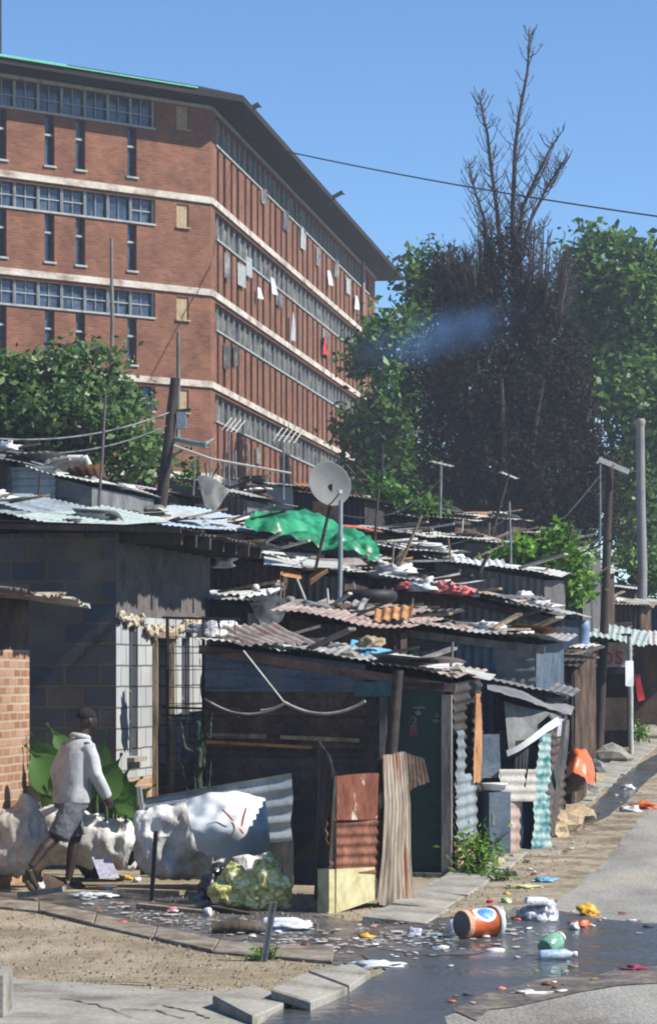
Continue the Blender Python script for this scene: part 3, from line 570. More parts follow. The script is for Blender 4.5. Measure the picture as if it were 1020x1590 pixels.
# --- the block house at the left -------------------------------------------------
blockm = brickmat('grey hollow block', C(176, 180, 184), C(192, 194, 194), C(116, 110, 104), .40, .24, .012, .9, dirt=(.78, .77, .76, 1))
blockd = brickmat('shaded blue grey block', C(80, 92, 108), C(124, 116, 106), C(124, 110, 94), .42, .24, .018, .9, dirt=(.6, .46, .36, 1))  # darker copy of the grey block: left wall's shade in its colour, plus brown patches
redb = brickmat('orange clay brick', C(160, 112, 84), C(192, 158, 130), C(186, 174, 156), .22, .085, .014, .9, dirt=(.7, .62, .56, 1))
HB = Vector((-2.40, 29.5, 0)); house = empty('block_house', HB, 'tall house of bare grey concrete blocks with overhanging tin roof at the left', 'house', rz=0)
S_ = Vector((.214, .977, 0)).normalized(); N_ = Vector((S_.y, -S_.x, 0)); T_ = Vector((-S_.y, S_.x, 0))   # along street wall / outward / along left wall
def wallholes(d, LEN, z0, z1, hs, n, rec, mat_, nm, par, back=.0):
    b = MB(); V = lambda t, z, o=0: d * t + n * o + Vector((0, 0, z)); zs = sorted(set([z0, z1] + [x for h_ in hs for x in h_[2:4]]))
    for j in range(len(zs) - 1):
        zc = (zs[j] + zs[j + 1]) / 2; act = [h_ for h_ in hs if h_[2] < zc < h_[3]]; ed = sorted(set([0, LEN] + [x for h_ in act for x in h_[:2]]))
        for i in range(len(ed) - 1):
            tc_ = (ed[i] + ed[i + 1]) / 2
            if any(h_[0] < tc_ < h_[1] for h_ in act): continue
            b.add([V(ed[i], zs[j]), V(ed[i + 1], zs[j]), V(ed[i + 1], zs[j + 1]), V(ed[i], zs[j + 1])], [(0, 1, 2, 3)])
    for (t0, t1, za, zb) in [h_[:4] for h_ in hs]:
        for q in ([V(t0, za), V(t0, zb), V(t0, zb, -rec), V(t0, za, -rec)], [V(t1, za), V(t1, zb), V(t1, zb, -rec), V(t1, za, -rec)], [V(t0, za), V(t1, za), V(t1, za, -rec), V(t0, za, -rec)], [V(t0, zb), V(t1, zb), V(t1, zb, -rec), V(t0, zb, -rec)]): b.add(q, [(0, 1, 2, 3)])
    return b.build(nm, mat_, par)
hz = 3.66
wallholes(S_, 4.1, 0.86, 2.72, [(.50, .86, 1.1, 2.62), (1.55, 2.25, .86, 2.52), (2.75, 3.12, 1.0, 2.5)], N_, .14, blockm, 'block_wall', house)
wallholes(S_, 4.1, 0, .86, [(1.55, 2.25, 0, .86)], N_, .14, redb, 'brick_base', house)
MB().sheet((0, 0, 2.72), tuple(S_ * 4.1 + Vector((0, 0, 2.72))), tuple(S_ * 4.1 + Vector((0, 0, hz))), (0, 0, hz), None, wob=.0).build('upper_wall', mat('eave shade plaster', [C(84, 80, 78), C(116, 110, 106), C(96, 88, 82)], 1.6, .9, .3, 14), house)  # plaster darkened so its colour carries the shade under the eave
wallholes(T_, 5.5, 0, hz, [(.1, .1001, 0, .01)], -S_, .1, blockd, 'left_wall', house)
b = MB(); e1 = T_ * 5.5; e2 = S_ * 4.1
for p, q in ((e1, e1 + e2), (e1 + e2, e2)): b.add([p, q, q + Vector((0, 0, hz)), p + Vector((0, 0, hz))], [(0, 1, 2, 3)])
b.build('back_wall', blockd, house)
lintel = mat('crumbling mortar', [C(150, 132, 106), C(190, 178, 156), C(204, 196, 180)], 5, .95, .6, 16, vary=.3)
b = MB()
for i in range(13): b.blob(S_ * (.12 + .27 * i) + N_ * .03 + Vector((0, 0, 2.70 - .03 * (i % 3) - (.1 if 3 < i < 10 else 0))), (.05, .19, .07 + .02 * (i % 3)), 2, .5, 2, i)
remesh(b, 'mortar_band', lintel, .016, 1, house, disp=.05, freq=11)
for (t0, t1, z0, z1) in ((.5, .86, 1.1, 2.62), (2.75, 3.12, 1.0, 2.5)):
    b = MB(); V = lambda t, z, o: S_ * t + N_ * o + Vector((0, 0, z)); b.add([V(t0, z0, -.12), V(t1, z0, -.12), V(t1, z1, -.12), V(t0, z1, -.12)], [(0, 1, 2, 3)]); wn = b.build('window', mat('dim glass', [C(40, 50, 56), C(60, 70, 76), C(90, 96, 96)], 3, .2, .0, 8, spec=.6), house)
    fr = MB()
    for z in (z0 + .02, (z0 + z1) / 2, z1 - .02, z0 + .4): fr.beam(V(t0, z, -.09), V(t1, z, -.09), .035, .035)
    for t in (t0 + .02, t1 - .02): fr.beam(V(t, z0, -.09), V(t, z1, -.09), .035, .035)
    fr.build('frame', steel, wn)
    MB().beam(V(t0 - .08, z0 - .03, .03), V(t1 + .08, z0 - .03, .03), .12, .05).build('sill', concr, wn)
b = MB(); V = lambda t, z, o: S_ * t + N_ * o + Vector((0, 0, z)); b.add([V(1.6, 0, -.13), V(2.2, 0, -.13), V(2.2, 2.46, -.13), V(1.6, 2.46, -.13)], [(0, 1, 2, 3)]); dr = b.build('door', tarry, house)
fr = MB(); fr.beam(V(1.53, 0, .0), V(1.53, 2.5, .0), .09, .16); fr.beam(V(2.27, 0, .0), V(2.27, 2.5, .0), .09, .16); fr.beam(V(1.485, 2.52, .0), V(2.315, 2.52, .0), .16, .07); fr.build('frame', wood, dr)
MB().box(V(1.72, 1.05, -.1), (.03, .05, .12)).build('handle', steel, dr)
# roof: low slope, eave carried on poking rafters
o_ = .85
b = MB(); z0, z1 = hz + .14, hz + .30
nrf = 5
for i in range(nrf):
    a = -.3 + i * 4.9 / nrf; c = a + 4.9 / nrf + .05
    q = [S_ * a + N_ * (o_ - .12 * (i % 2)), S_ * c + N_ * (o_ - .12 * (i % 2)), S_ * c + T_ * 5.7, S_ * a + T_ * 5.7]; zz = [z0 - .12, z0 - .12, z1, z1]
    q = [p + Vector((0, 0, z + .01 * (i % 2))) for p, z in zip(q, zz)]
    MB().sheet(q[1], q[2], q[3], q[0], 'U', wl=.11, amp=.018, wob=.03, seed=i, rag=.05).build('roof_sheet', galvd if i else tarry, house)
for i in range(7):
    t = .15 + i * .62; MB().beam(S_ * t + N_ * (o_ - .12) + Vector((0, 0, hz - .07)), S_ * t + T_ * 1.2 + Vector((0, 0, hz + .0)), .07, .14).build('rafter', woodd, house)
MB().beam(S_ * -.33 + N_ * (o_ - .0) + Vector((0, 0, hz - .0)), S_ * -.33 + T_ * 5.7 + Vector((0, 0, hz + .2)), .04, .06).build('roof_beam', woodd, house)
# --- orange brick lean-to at the left edge -----------------------------------------
bh = empty('brick_house', (-3.40, 23.9, 0), 'low orange brick house at the left edge under a ragged tin roof', 'house'); d = Vector((.42, 2.1, 0)); dn = d.normalized(); nn_ = Vector((dn.y, -dn.x, 0)); tt = -nn_
wallholes(dn, 2.14, 0, 2.3, [(.01, .0101, 0, .01)], nn_, .1, redb, 'brick_wall', bh)
b = MB(); 
for p, q in ((Vector(), tt * 3), (tt * 3, tt * 3 + dn * 2.14), (tt * 3 + dn * 2.14, dn * 2.14)): b.add([p, q, q + Vector((0, 0, 2.3)), p + Vector((0, 0, 2.3))], [(0, 1, 2, 3)])
b.build('rear_wall', tarry, bh)
MB().beam(dn * 2.10 + nn_ * .03 + Vector((0, 0, 0)), dn * 2.10 + nn_ * .03 + Vector((0, 0, .95)), .2, .09).build('corner_post', concr, bh)
b = MB(); z = 2.83
for i in range(3):
    y0 = -.4 + i * .98; MB().sheet(dn * y0 + nn_ * .62 + Vector((0, 0, z - .02 * i)), dn * (y0 + 1.02) + nn_ * (.6 - .05 * i) + Vector((0, 0, z - .02 * i)), dn * (y0 + 1.02) + tt * 3 + Vector((0, 0, z + .25)), dn * y0 + tt * 3 + Vector((0, 0, z + .25)), 'V', wl=.1, wob=.1, seed=i + 4, rag=.12).build('roof_sheet', [galvd, rustg, pale][i], bh)
MB().sheet(dn * -.1 + Vector((0, 0, 2.3)), dn * 2.1 + Vector((0, 0, 2.3)), dn * 2.1 + Vector((0, 0, 2.8)), dn * -.1 + Vector((0, 0, 2.8)), None, wob=.03).build('gable_board', brownw, bh)
# --- the shack with the green door ---------------------------------------------------
GD = shack('dark tin shack with a green door and a cluttered roof in the middle', 318, 26.9, 704, 1003, 1062, 2.2, ([brownw, bluei, tarry], tarry, [pale, rgalv, rrust, pale]), 'green_door_shack', rise=.05, ribs='U', seed=3, wl=.1, over=(.05, .12), patch=0, fascia=mat('red brown fascia', [C(92, 70, 64), C(126, 100, 92), C(140, 116, 106)], 3), ragr=.03)
GD.root['group'] = 'tin shacks climbing the bank'
for o in list(GD.root.children):
    if o.name.startswith('wall_sheet'): bpy.data.objects.remove(o)
wd = GD.w; hl, hr = GD.hl, GD.hr
def ph(px, py, s=GD, off=0):      # photo pixel -> local point on the shack's front wall plane
    k = (px - CX) / F; x = (k * s.o.y - s.o.x) / (s.ux.x - k * s.ux.y); p = s.o + s.ux * x; return Vector((x, -off, hpx(py, p.y) - s.o.z))
seams = [1003, 1072, 1108, 1158, 1172, 1240, 1300, 1372]; mm = [bluei, brownw, brownw, woodd, tarry, tarry, navy]
for i in range(len(seams) - 1):    # horizontal boards and sheets, each a little askew
    a, b_ = seams[i], seams[i + 1]; x0 = 0; x1 = ph(568, 1100).x; zt0 = ph(318, a).z; zt1 = ph(568, a + (30 if i == 0 else 4)).z; zb0 = ph(318, b_ + 3).z; zb1 = ph(568, b_ + 5).z
    if i == len(seams) - 2: zb0 = zb1 = 0
    MB().sheet((x0, -.012 * (i % 2), zb0), (x1, -.012 * (i % 2) - .01, zb1), (x1, -.012 * (i % 2), zt1), (x0, -.012 * (i % 2), zt0), 'U', wl=.13, amp=.012, wob=.04, seed=i + 20).build('wall_board', mm[i], GD.root)
for (a, b_, m_, w_) in (((322, 1143), (415, 1145), wood, .05), ((437, 1146), (560, 1151), wood, .04), ((322, 1153), (486, 1162), orangeb, .03)): MB().beam(ph(*a, off=.05), ph(*b_, off=.05), .03, w_).build('batten', m_, GD.root)
def panel(x0, y0, x1, y1, m_, nm, off=.0, ribs=None, par=GD.root, s=GD, th=.03):
    a, c = ph(x0, y1, s, off), ph(x1, y0, s, off); b = MB().box(((a.x + c.x) / 2, -off, (a.z + c.z) / 2), (c.x - a.x, th, c.z - a.z)); return b.build(nm, m_, par)
panel(567, 1084, 590, 1372, tarry, 'wall_board', .01); panel(552, 1060, 622, 1083, teal, 'lintel_board', .06)
panel(592, 1084, 603, 1350, greyw, 'door_post', .06, th=.09)
dr = panel(604, 1064, 690, 1372, greenp, 'door', .0, th=.05)
panel(688, 1080, 703, 1372, greyw, 'door_post', .07, th=.1); panel(604, 1061, 690, 1072, brownw, 'lintel_board', .02, th=.06)
panel(598, 1356, 688, 1366, greyw, 'threshold', .08, th=.14); panel(596, 1366, 694, 1374, concr, 'step', .2, th=.36)
a, c = ph(636, 1145, off=.035), ph(651, 1116, off=.035)
b = MB(); b.box(((a.x + c.x) / 2, -.035, a.z + .05), (.085, .01, .08)); b.build('sticker', mat('dull red print', [C(110, 56, 66), C(140, 76, 84), C(120, 60, 70)], 4), dr)
def text(s, size, m_, loc, rz, parent, name='lettering', ext=.004, tilt=0):
    cu = bpy.data.curves.new(name, 'FONT'); cu.body = s; cu.size = size; cu.extrude = ext; cu.align_x = 'CENTER'; cu.offset = size * .02
    o = bpy.data.objects.new(name, cu); col.objects.link(o); dg = bpy.context.evaluated_depsgraph_get(); dg.update()
    me = bpy.data.meshes.new_from_object(o.evaluated_get(dg)); bpy.data.objects.remove(o); me.materials.clear(); me.materials.append(m_)
    o = bpy.data.objects.new(name, me); col.objects.link(o); o.parent = parent; o.location = loc; o.rotation_euler = (R(90), tilt, rz); return o
whp = mat('white paint', [C(190, 190, 190), C(214, 214, 212), C(224, 224, 222)], 4)
text('2', .15, greyt, ((a.x + c.x) / 2, -.04, a.z + .10), 0, dr)
for (x0, y0, x1, y1) in ((641, 1098, 662, 1102), (645, 1104, 655, 1112), (672, 1118, 684, 1124), (676, 1108, 684, 1116)):
    a, c = ph(x0, y1, off=.03), ph(x1, y0, off=.03); MB().blob(((a.x + c.x) / 2, -.027, (a.z + c.z) / 2), ((c.x - a.x) / 2, .004, (c.z - a.z) / 2), 2, .8, 2, x0).build('paint_patch', greyt, dr)
# dark slanting post in front of the door and the rag of rusted iron beside it
b = MB(); b.tube([(-.12, 0, 0), (-.02, 0, 1.3), (.05, 0, 2.1)], [.07, .065, .055], 7); p = ph(632, 1372, off=.25); p = GD.o + GD.ux * p.x - GD.uy * .25
b.build('leaning_post', tarry, loc=(p.x - .1, p.y, 0), label='thick blackened post leaning across the green door', cat='post')
# street wall of the shack: silver and brown corrugated sheets, hardboard strip
sw = GD.w
def street(y0, y1, z0, z1, m_, nm, ribs='U', off=.02, wl=.11, seed=0, amp=.009, rag=.04, par=None):
    return MB().sheet((sw + off, y0, z0), (sw + off, y1, z0), (sw + off, y1, z1), (sw + off, y0, z1), ribs, wl=wl, amp=amp, wob=.05, seed=seed, rag=rag).build(nm, m_, par or GD.root)
street(.0, 1.4, .0, .5, mat('tan iron', [C(150, 120, 92), C(176, 146, 116), C(190, 166, 140)], 3), 'side_sheet', seed=1); street(.05, 1.35, .48, 1.16, galv, 'side_sheet', off=.05, seed=2, wl=.12, amp=.011)
street(.0, .55, 1.0, 1.62, galv, 'side_sheet', off=.035, seed=3, amp=.010)
street(.9, 1.5, 1.05, 2.0, orangeb, 'hardboard_strip', None, .08, seed=4, rag=.05)

# --- rows of shacks up the bank; (left column, distance, right column, top rows left/right, depth) --------
SH = {}
def row(key, *a, **k): SH[key] = shack(*a, **k)
row('awn', 'dark shack behind the grey awning with aqua trimmed corner', 772, 30.6, 846, 1070, 1085, 2.4, (tarry, tarry, [greyt]), rise=-.0, ribs='U', seed=8)
row('a', 'shack of ribbed blue grey iron behind the green door shack', 598, 31.5, 832, 974, 1003, 3.2, ([galvd, bluei], bluei, [rrust, rgalv, pale]), ribs=('U', 'V'), seed=11, fascia=greyw, rise=0.068)
row('b', 'grey and navy shack with faded red cloths along its eave', 612, 36.5, 862, 903, 962, 3.4, ([brownw, galvd, navy], navy, [rgalv, rrust]), seed=12, fascia=woodd, rise=0.045)
row('c', 'shack under a long pale green roof behind the faded red cloths', 676, 41, 846, 874, 902, 3, ([galvd, greyt, brownw], galvd, [palegr, pale]), seed=13, rise=0.099)
row('d', 'blue and green walled shack below the dark dead tree', 690, 46.5, 905, 838, 862, 3.4, ([bluei, greenp], galvd, [pale, palegr, pale]), seed=14, rise=0.135)
row('e', 'low shack with pale bent roof sheets right of the green tarpaulin', 574, 41.5, 672, 852, 862, 3, ([tarry, brownw], tarry, [pale]), seed=15, rise=0.113)
row('f', 'shack with a stony light roof above the pale bent sheets', 562, 47, 692, 826, 846, 3.4, ([brownw, galvd], brownw, [rgalv, pale]), seed=16, rise=0.135)
row('g', 'grey walled shack under the green tarpaulin', 380, 39, 578, 838, 884, 3.4, ([tarry, greyt, tarry], tarry, [pale, rgalv]), seed=17, rise=0.203)
row('h', 'brown shack with cream roof boards left of the dish pole', 322, 36.2, 440, 862, 880, 3, ([brownw, tarry], brownw, [pale, wood]), seed=18, rise=0.090)
row('i', 'small ribbed iron shack at the foot of the silver pole', 440, 36.5, 535, 890, 898, 2.6, ([galvd, brownw], brownw, [pale]), seed=19, rise=0.054)
row('j', 'brown shack under a rusty pink grey roof and an old tyre', 452, 31.0, 622, 962, 984, 2.8, ([brownw, tarry], brownw, [rrust, pinkm, rgalv]), seed=20, rise=0.189)
row('k', 'black shack with a dark hanging tarpaulin above the brown wall', 320, 33.6, 452, 934, 952, 2.2, (tarry, tarry, [rgalv, tarry]), seed=21, rise=0.045)
row('l', 'long dark shed below the hostel beside the satellite dish', 372, 50, 566, 752, 778, 4, ([tarry, navy, tarry], tarry, [rgalv, tarry]), seed=22, rise=0.068)
row('m', 'grey plastered shed high on the left with a pale roof edge', -60, 38, 142, 705, 757, 3.5, (greyt, greyt, [greyt, pale]), ribs=(None, None), seed=23, rise=0.045, over=(.1, .15))
row('n', 'shed with pale sloping iron roof above the block house', -60, 33, 138, 790, 830, 3.2, (tarry, tarry, [galv, palegr, galv, pale]), seed=24, rise=0.279)
row('n2', 'shed with white blue roof sheets behind the block house rafters', 128, 36, 300, 808, 832, 3.2, (brownw, brownw, [pale, paleb]), seed=25, rise=0.189)
row('o', 'grey fabric walled shack left of the long dark shed', 268, 44.5, 384, 752, 778, 3.4, ([greyt, galvd], greyt, [pale, rgalv]), seed=26, rise=0.054)
row('p', 'shack with a long white blue roof sloping to the green tarpaulin', 205, 39.5, 385, 808, 836, 3, (brownw, brownw, [paleb, pale, paleb]), seed=27, rise=0.279)
row('q', 'brown shop shack with a crumpled white roof at the right', 905, 57, 996, 938, 946, 3.6, (brownw, brownw, [pale, wood]), seed=28, rise=0.158)
row('r', 'small shack with blue wall and green roof cloth at the right edge', 992, 60, 1080, 940, 950, 3.6, (mat('blue wall', [C(36, 62, 116), C(50, 78, 136), C(44, 70, 120)], 2), navy, [palegr, pinkc]), seed=29, rise=0.158)
row('s', 'grey post fronted shack between the awning and the shop', 796, 35.5, 892, 1036, 1040, 3.2, ([tarry, galvd, brownw], brownw, [tarry, pale]), seed=30, rise=0.248, over=(.1, .2))
row('t', 'far shack peeping between the poles under the dead tree', 800, 54, 905, 868, 884, 3.6, (tarry, tarry, [pale, greyt, pale]), seed=31, rise=0.158)
row('u', 'dim shack with rusty roof below the silver foliage tree', 120, 43, 262, 752, 770, 3.2, (tarry, tarry, [rrust, rgalv]), seed=32, rise=0.045)
row('v', 'far shed with a tin roof at the foot of the green trees', 560, 55, 700, 792, 800, 3.5, (brownw, brownw, [rrust, rgalv, pale]), seed=33, rise=0.135)
row('w1', 'narrow shack with a bent roof tucked right of the green tarpaulin end', 536, 38.6, 604, 884, 890, 2.4, ([tarry, galvd], brownw, [pale]), seed=41, rise=.1)
row('w2', 'tiny far shack with a white roof under the middle of the dead tree', 700, 58, 792, 806, 812, 3, ([galvd, brownw], brownw, [pale, rgalv]), seed=42, rise=.15)
row('w3', 'far low shack with rusty roof under the right of the dead tree', 785, 60, 880, 828, 836, 3, ([tarry, greyt], brownw, [rrust, pale]), seed=43, rise=.15)
row('w4', 'far shack with grey roof above the stony light roof', 612, 52, 706, 806, 814, 3, ([brownw, greyt], brownw, [rgalv, pale]), seed=44, rise=.12)
row('w5', 'shack with a white roof squeezed between the green bush and the leaning pole', 868, 50, 936, 884, 896, 2.6, ([greyt, tarry], brownw, [pale, bagw]), seed=45, rise=.15)
row('w6', 'shack with a tan roof just behind the crumpled white shop roof', 898, 63, 985, 912, 920, 3, ([galvd, wood], brownw, [wood, pale]), seed=46, rise=.15)
row('w7', 'shack roofed in dark sheets behind the cream roof boards', 318, 41.5, 398, 818, 830, 2.6, ([brownw, greyt], tarry, [rrust, rgalv]), seed=47, rise=.1)
row('w8', 'small shack with a jagged roof beside the blue drum', 838, 38.2, 898, 1004, 1012, 2.0, ([tarry, brownw], brownw, [pale, rgalv]), seed=48, rise=.1)
row('w9', 'low roof of mixed scrap between the rusty pink roof and the blue grey shack', 540, 33.6, 606, 958, 966, 2.0, ([tarry, galvd], brownw, [galvd, wood]), seed=49, rise=.08)
# ------------------------------------------------------------------ trees
def crown_pts(blobs, per, rng, spread=.33, shell=.75, sub=26, flat=.75):
    out = []
    for (c, r) in blobs:
        n = int(per * 3.2 * (r[0] * r[2])); u = rng.normal(size=(n, 3)); u /= np.linalg.norm(u, axis=1)[:, None]
        rad = rng.uniform(.35, 1.06, n) ** .6; cc = np.array(c) + u * rad[:, None] * np.array(r)
        for q in cc: out.append(q + rng.normal(size=(sub, 3)) * spread * np.array((1, 1, flat)))
    return np.concatenate(out)
def limbs(base, tips, r0, rn, wob=.3, seed=0):
    b = MB(); rr = random.Random(seed); base = Vector(base); zt = min(t.z for t in tips)
    fork = Vector((base.x, base.y, base.z + (zt - base.z) * .35)) + Vector((rr.uniform(-.2, .2), 0, 0))
    b.tube([base, base.lerp(fork, .5) + Vector((.08, 0, 0)), fork], [r0 * 1.25, r0, r0 * .85], 9)
    for t in tips:
        m1 = fork.lerp(t, .4) + Vector((rr.uniform(-wob, wob), rr.uniform(-wob, wob), wob)); m2 = fork.lerp(t, .75) + Vector((rr.uniform(-wob, wob), rr.uniform(-wob, wob), 0))
        b.tube([fork - Vector((0, 0, .1)), m1, m2, t], [r0 * .6, r0 * .42, r0 * .25, rn], 7)
        for k in range(4):
            e = m2.lerp(t, k / 4) ; b.tube([e, e + Vector((rr.uniform(-.8, .8), rr.uniform(-.8, .8), rr.uniform(0, .9)))], [r0 * .16, rn * .6], 5, caps=False)
    return b
bark = mat('bark', [C(60, 52, 46), C(88, 78, 68), C(104, 94, 84)], 5, .9, .6, 20, vary=.3, stretch=(1, 1, .3))
lf1 = leafmat('broad leaf green', C(38, 72, 30), C(120, 164, 72), .4); lf2 = leafmat('deep leaf green', C(32, 66, 30), C(108, 154, 62), .35)
lf3 = leafmat('silver green leaf', C(36, 76, 30), C(140, 172, 104), .35); lfb = leafmat('fresh leaf green', C(50, 100, 30), C(146, 200, 70), .45)
deadm = leafmat('dead brown needles', C(28, 28, 22), C(72, 62, 48), .0, .95, .05)
def tree(name, label, D, blobs, size, m, per, seed, sub=24, spread=.33, base=None, group='trees behind the shacks', r0=.22, flat=.75):
    """blobs: (photo x, photo y, rx px, rz px, extra distance)"""
    rng = np.random.default_rng(seed); bl = []
    for (px, py, rx, rz_, dd) in blobs: p = P(px, py, D + dd); k = (D + dd) / F; bl.append((tuple(p), (rx * k, (rx + rz_) / 2 * k, rz_ * k)))
    bx = sum(b_[0][0] for b_ in bl) / len(bl) if base is None else (base - CX) * D / F
    gz = ground(bx, D) - .2; t = empty(name, (bx, D, gz), label, 'tree', group); o = np.array((bx, D, gz))
    pts = crown_pts(bl, per, rng, spread, sub=sub, flat=flat) - o
    leaves('crown', pts, size, m, t, rng=rng)
    limbs((0, 0, 0), [Vector(b_[0]) - Vector(o) for b_ in bl], r0, .03, seed=seed).build('trunk', bark, t)
    return t
tree('broadleaf_tree', 'tall broadleaf green tree at the right edge behind the concrete lamp pole', 88, [(935, 400, 48, 48, 0), (905, 460, 40, 55, 2), (990, 440, 48, 60, -1), (945, 500, 60, 60, 0), (1010, 540, 50, 70, 1), (960, 600, 55, 60, -1), (1015, 660, 50, 70, 0), (985, 740, 60, 60, 0), (920, 560, 45, 60, 3), (1000, 830, 60, 50, 0), (1060, 480, 50, 80, 2), (1050, 620, 50, 80, 2)], .34, lf1, 12, 2)
tree('broadleaf_tree', 'green tree between the hostel corner and the dark dead tree', 82, [(612, 520, 40, 36, 0), (580, 560, 40, 26, 1), (620, 600, 38, 40, 0), (600, 655, 44, 40, -1), (560, 670, 36, 36, 0), (620, 720, 44, 40, 0), (572, 740, 38, 36, 0), (640, 770, 50, 36, 0), (664, 430, 30, 34, 2), (650, 400, 16, 12, 2), (640, 480, 22, 30, 2)], .32, lf1, 14, 3)
tree('evergreen_tree', 'green tree growing behind the right flank of the dead tree', 92, [(850, 500, 45, 60, 0), (880, 600, 50, 70, 0), (870, 720, 60, 70, 0), (720, 470, 45, 60, 0), (700, 560, 45, 60, 0), (780, 620, 70, 70, 3), (770, 730, 80, 70, 3), (690, 740, 60, 60, 3), (840, 800, 80, 50, 3), (740, 800, 80, 40, 3)], .34, lf2, 9, 4)
tree('silver_leaf_tree', 'bushy silver green tree behind the block house roof at the left', 47, [(60, 590, 58, 44, 0), (130, 570, 60, 40, 0), (30, 650, 60, 50, 0), (110, 640, 70, 50, -.5), (185, 640, 44, 50, 0), (80, 700, 70, 40, 0), (190, 700, 50, 50, -.5), (228, 720, 26, 50, 0), (-20, 600, 50, 60, 0), (-20, 700, 60, 60, 0)], .17, lf3, 38, 5, sub=22, spread=.16)
tree('leafy_bush', 'bright green bush sprawling over the shack roofs right of centre', 44, [(820, 865, 34, 24, 0), (870, 885, 40, 34, 0), (868, 840, 20, 24, 0), (836, 905, 40, 24, 0), (893, 915, 22, 22, 0), (796, 872, 22, 16, 0)], .16, lfb, 60, 6, sub=22, spread=.13, r0=.08, group='green bushes among the shacks')
tree('leafy_bush', 'dim green bush at the pole foot below the satellite dish column', 52, [(610, 760, 40, 28, 0), (640, 790, 44, 22, 0), (292, 745, 22, 26, -4)], .16, lf2, 34, 7, sub=20, spread=.15, r0=.06, group='green bushes among the shacks')
tree('leafy_bush', 'low bush growing beside the far shops at the right edge', 64, [(1010, 880, 30, 40, 0), (975, 880, 24, 30, 0), (1030, 900, 40, 30, 0)], .2, lf1, 22, 8, sub=20, spread=.2, r0=.06, group='green bushes among the shacks')
# the big dead conifer: a mass of hanging brown sprays and bare leaders
def dead_tree():
    D = 74; rng = np.random.default_rng(21); rr = random.Random(21); bx = (790 - CX) * D / F; gz = ground(bx, D) - .3
    t = empty('dead_conifer', (bx, D, gz), 'huge dark dead conifer with bare spiky leaders reaching into the sky', 'tree', 'trees behind the shacks'); o = Vector((bx, D, gz)); k = D / F
    bl = [(780, 470, 60, 60), (738, 490, 46, 66), (700, 525, 36, 60), (835, 505, 38, 64), (670, 600, 45, 80), (740, 600, 80, 90), (820, 600, 75, 90), (885, 590, 30, 70), (690, 710, 50, 70), (770, 720, 80, 90), (850, 720, 70, 90), (905, 690, 34, 80), (930, 770, 40, 70), (720, 790, 60, 40), (800, 800, 90, 40), (880, 810, 60, 40), (680, 430, 26, 40), (785, 400, 30, 40)]
    pts = []
    for (px, py, rx, rz_) in bl:
        c = P(px, py, D); n = int(rx * rz_ * k * k * 170)
        u = rng.normal(size=(n, 3)); u /= np.linalg.norm(u, axis=1)[:, None]; cc = np.array(c) + u * (rng.uniform(.3, 1.1, n) ** .5)[:, None] * np.array((rx * k, (rx + rz_) * .5 * k, rz_ * k))
        for q in cc:
            m_ = 12; s_ = rng.uniform(-1, 1, m_)[:, None]; dirv = np.array((rng.normal() * .25, rng.normal() * .25, 1)); pts.append(q + s_ * dirv * .45 + rng.normal(size=(m_, 3)) * .1)
    pts = np.concatenate(pts) - np.array(o); leaves('crown', pts, .21, deadm, t, rng=rng, asp=.26, droop=.5)
    # bare leaders
    tw = mat('grey dead twigs', [C(46, 42, 42), C(70, 62, 60), C(80, 72, 70)], 4, .9, .3, 20); b = MB()
    def lead(pts_, r0, ntw, tl):
        r0 *= 1.15
        q = [P(x, y, D + d) - o for x, y, d in pts_]; b.tube(q, [r0 * (1 - i / (len(q) - 1)) ** .8 + .009 for i in range(len(q))], 6)
        for i in range(ntw):
            s_ = rr.uniform(.02, .97) * (len(q) - 1); j = int(s_); p = q[j].lerp(q[j + 1], s_ - j); f_ = 1 - s_ / (len(q) - 1)
            a = rr.uniform(0, 6.28); L_ = tl * (.25 + .9 * f_) * rr.uniform(.5, 1.2); dv = Vector((math.cos(a), math.sin(a) * .8, rr.uniform(.6, 1.3))).normalized()
            m1 = p + dv * L_ * .5 + Vector((0, 0, -.03)); m2 = p + dv * L_ + Vector((0, 0, .25 * L_)); b.tube([p, m1, m2], [.014 + .01 * f_, .011, .004], 4, caps=False)
            for h_ in range(5):
                e = m1.lerp(m2, rr.random()); b.tube([e, e + Vector((rr.uniform(-.3, .3), rr.uniform(-.3, .3), rr.uniform(.1, .45))) * L_ * .6], [.009, .003], 3, caps=False)
    lead([(790, 800, 0), (795, 600, 0), (797, 430, 0), (796, 330, 0), (800, 230, 0), (806, 180, 0), (819, 110, 0), (822, 62, 0), (820, 45, 0)], .075, 90, 1.0)
    lead([(780, 420, 0), (772, 330, .5), (765, 280, .5), (757, 210, .3), (747, 165, .2), (743, 145, .2)], .055, 64, 1.0)
    lead([(800, 390, 0), (812, 320, -.5), (835, 270, -.5), (858, 225, -.4), (876, 200, -.4)], .05, 56, 1.0)
    lead([(800, 420, 0), (825, 340, .5), (850, 290, .4), (868, 262, .3), (882, 240, .3)], .045, 60, 1.0)
    lead([(760, 420, 0), (752, 340, -.4), (735, 290, -.4), (727, 250, -.4)], .045, 56, .9)
    for i in range(40):
        x = rr.uniform(665, 885); y1 = 400 - 110 * math.exp(-((x - 795) / 60) ** 2) * rr.uniform(.6, 1) + rr.uniform(-14, 20); lead([(x * .8 + 790 * .2, 520, 0), (x * .93 + 790 * .07, (y1 + 500) / 2, rr.uniform(-1, 1)), (x, y1, rr.uniform(-1.5, 1.5))], .04, 22, .95)
    b.build('bare_branches', tw, t)
    b = MB(); b.tube([(0, 0, 0), (.1, 0, 3), (0, 0, 6)], [.4, .3, .12], 10)
    for i in range(7): a = i * .9; b.tube([(0, 0, .5), (math.cos(a) * .8, math.sin(a) * .8, 2.5), (math.cos(a) * 1.4, math.sin(a) * 1.4, 5)], [.15, .1, .04], 7)
    b.build('trunk', bark, t)
dead_tree()
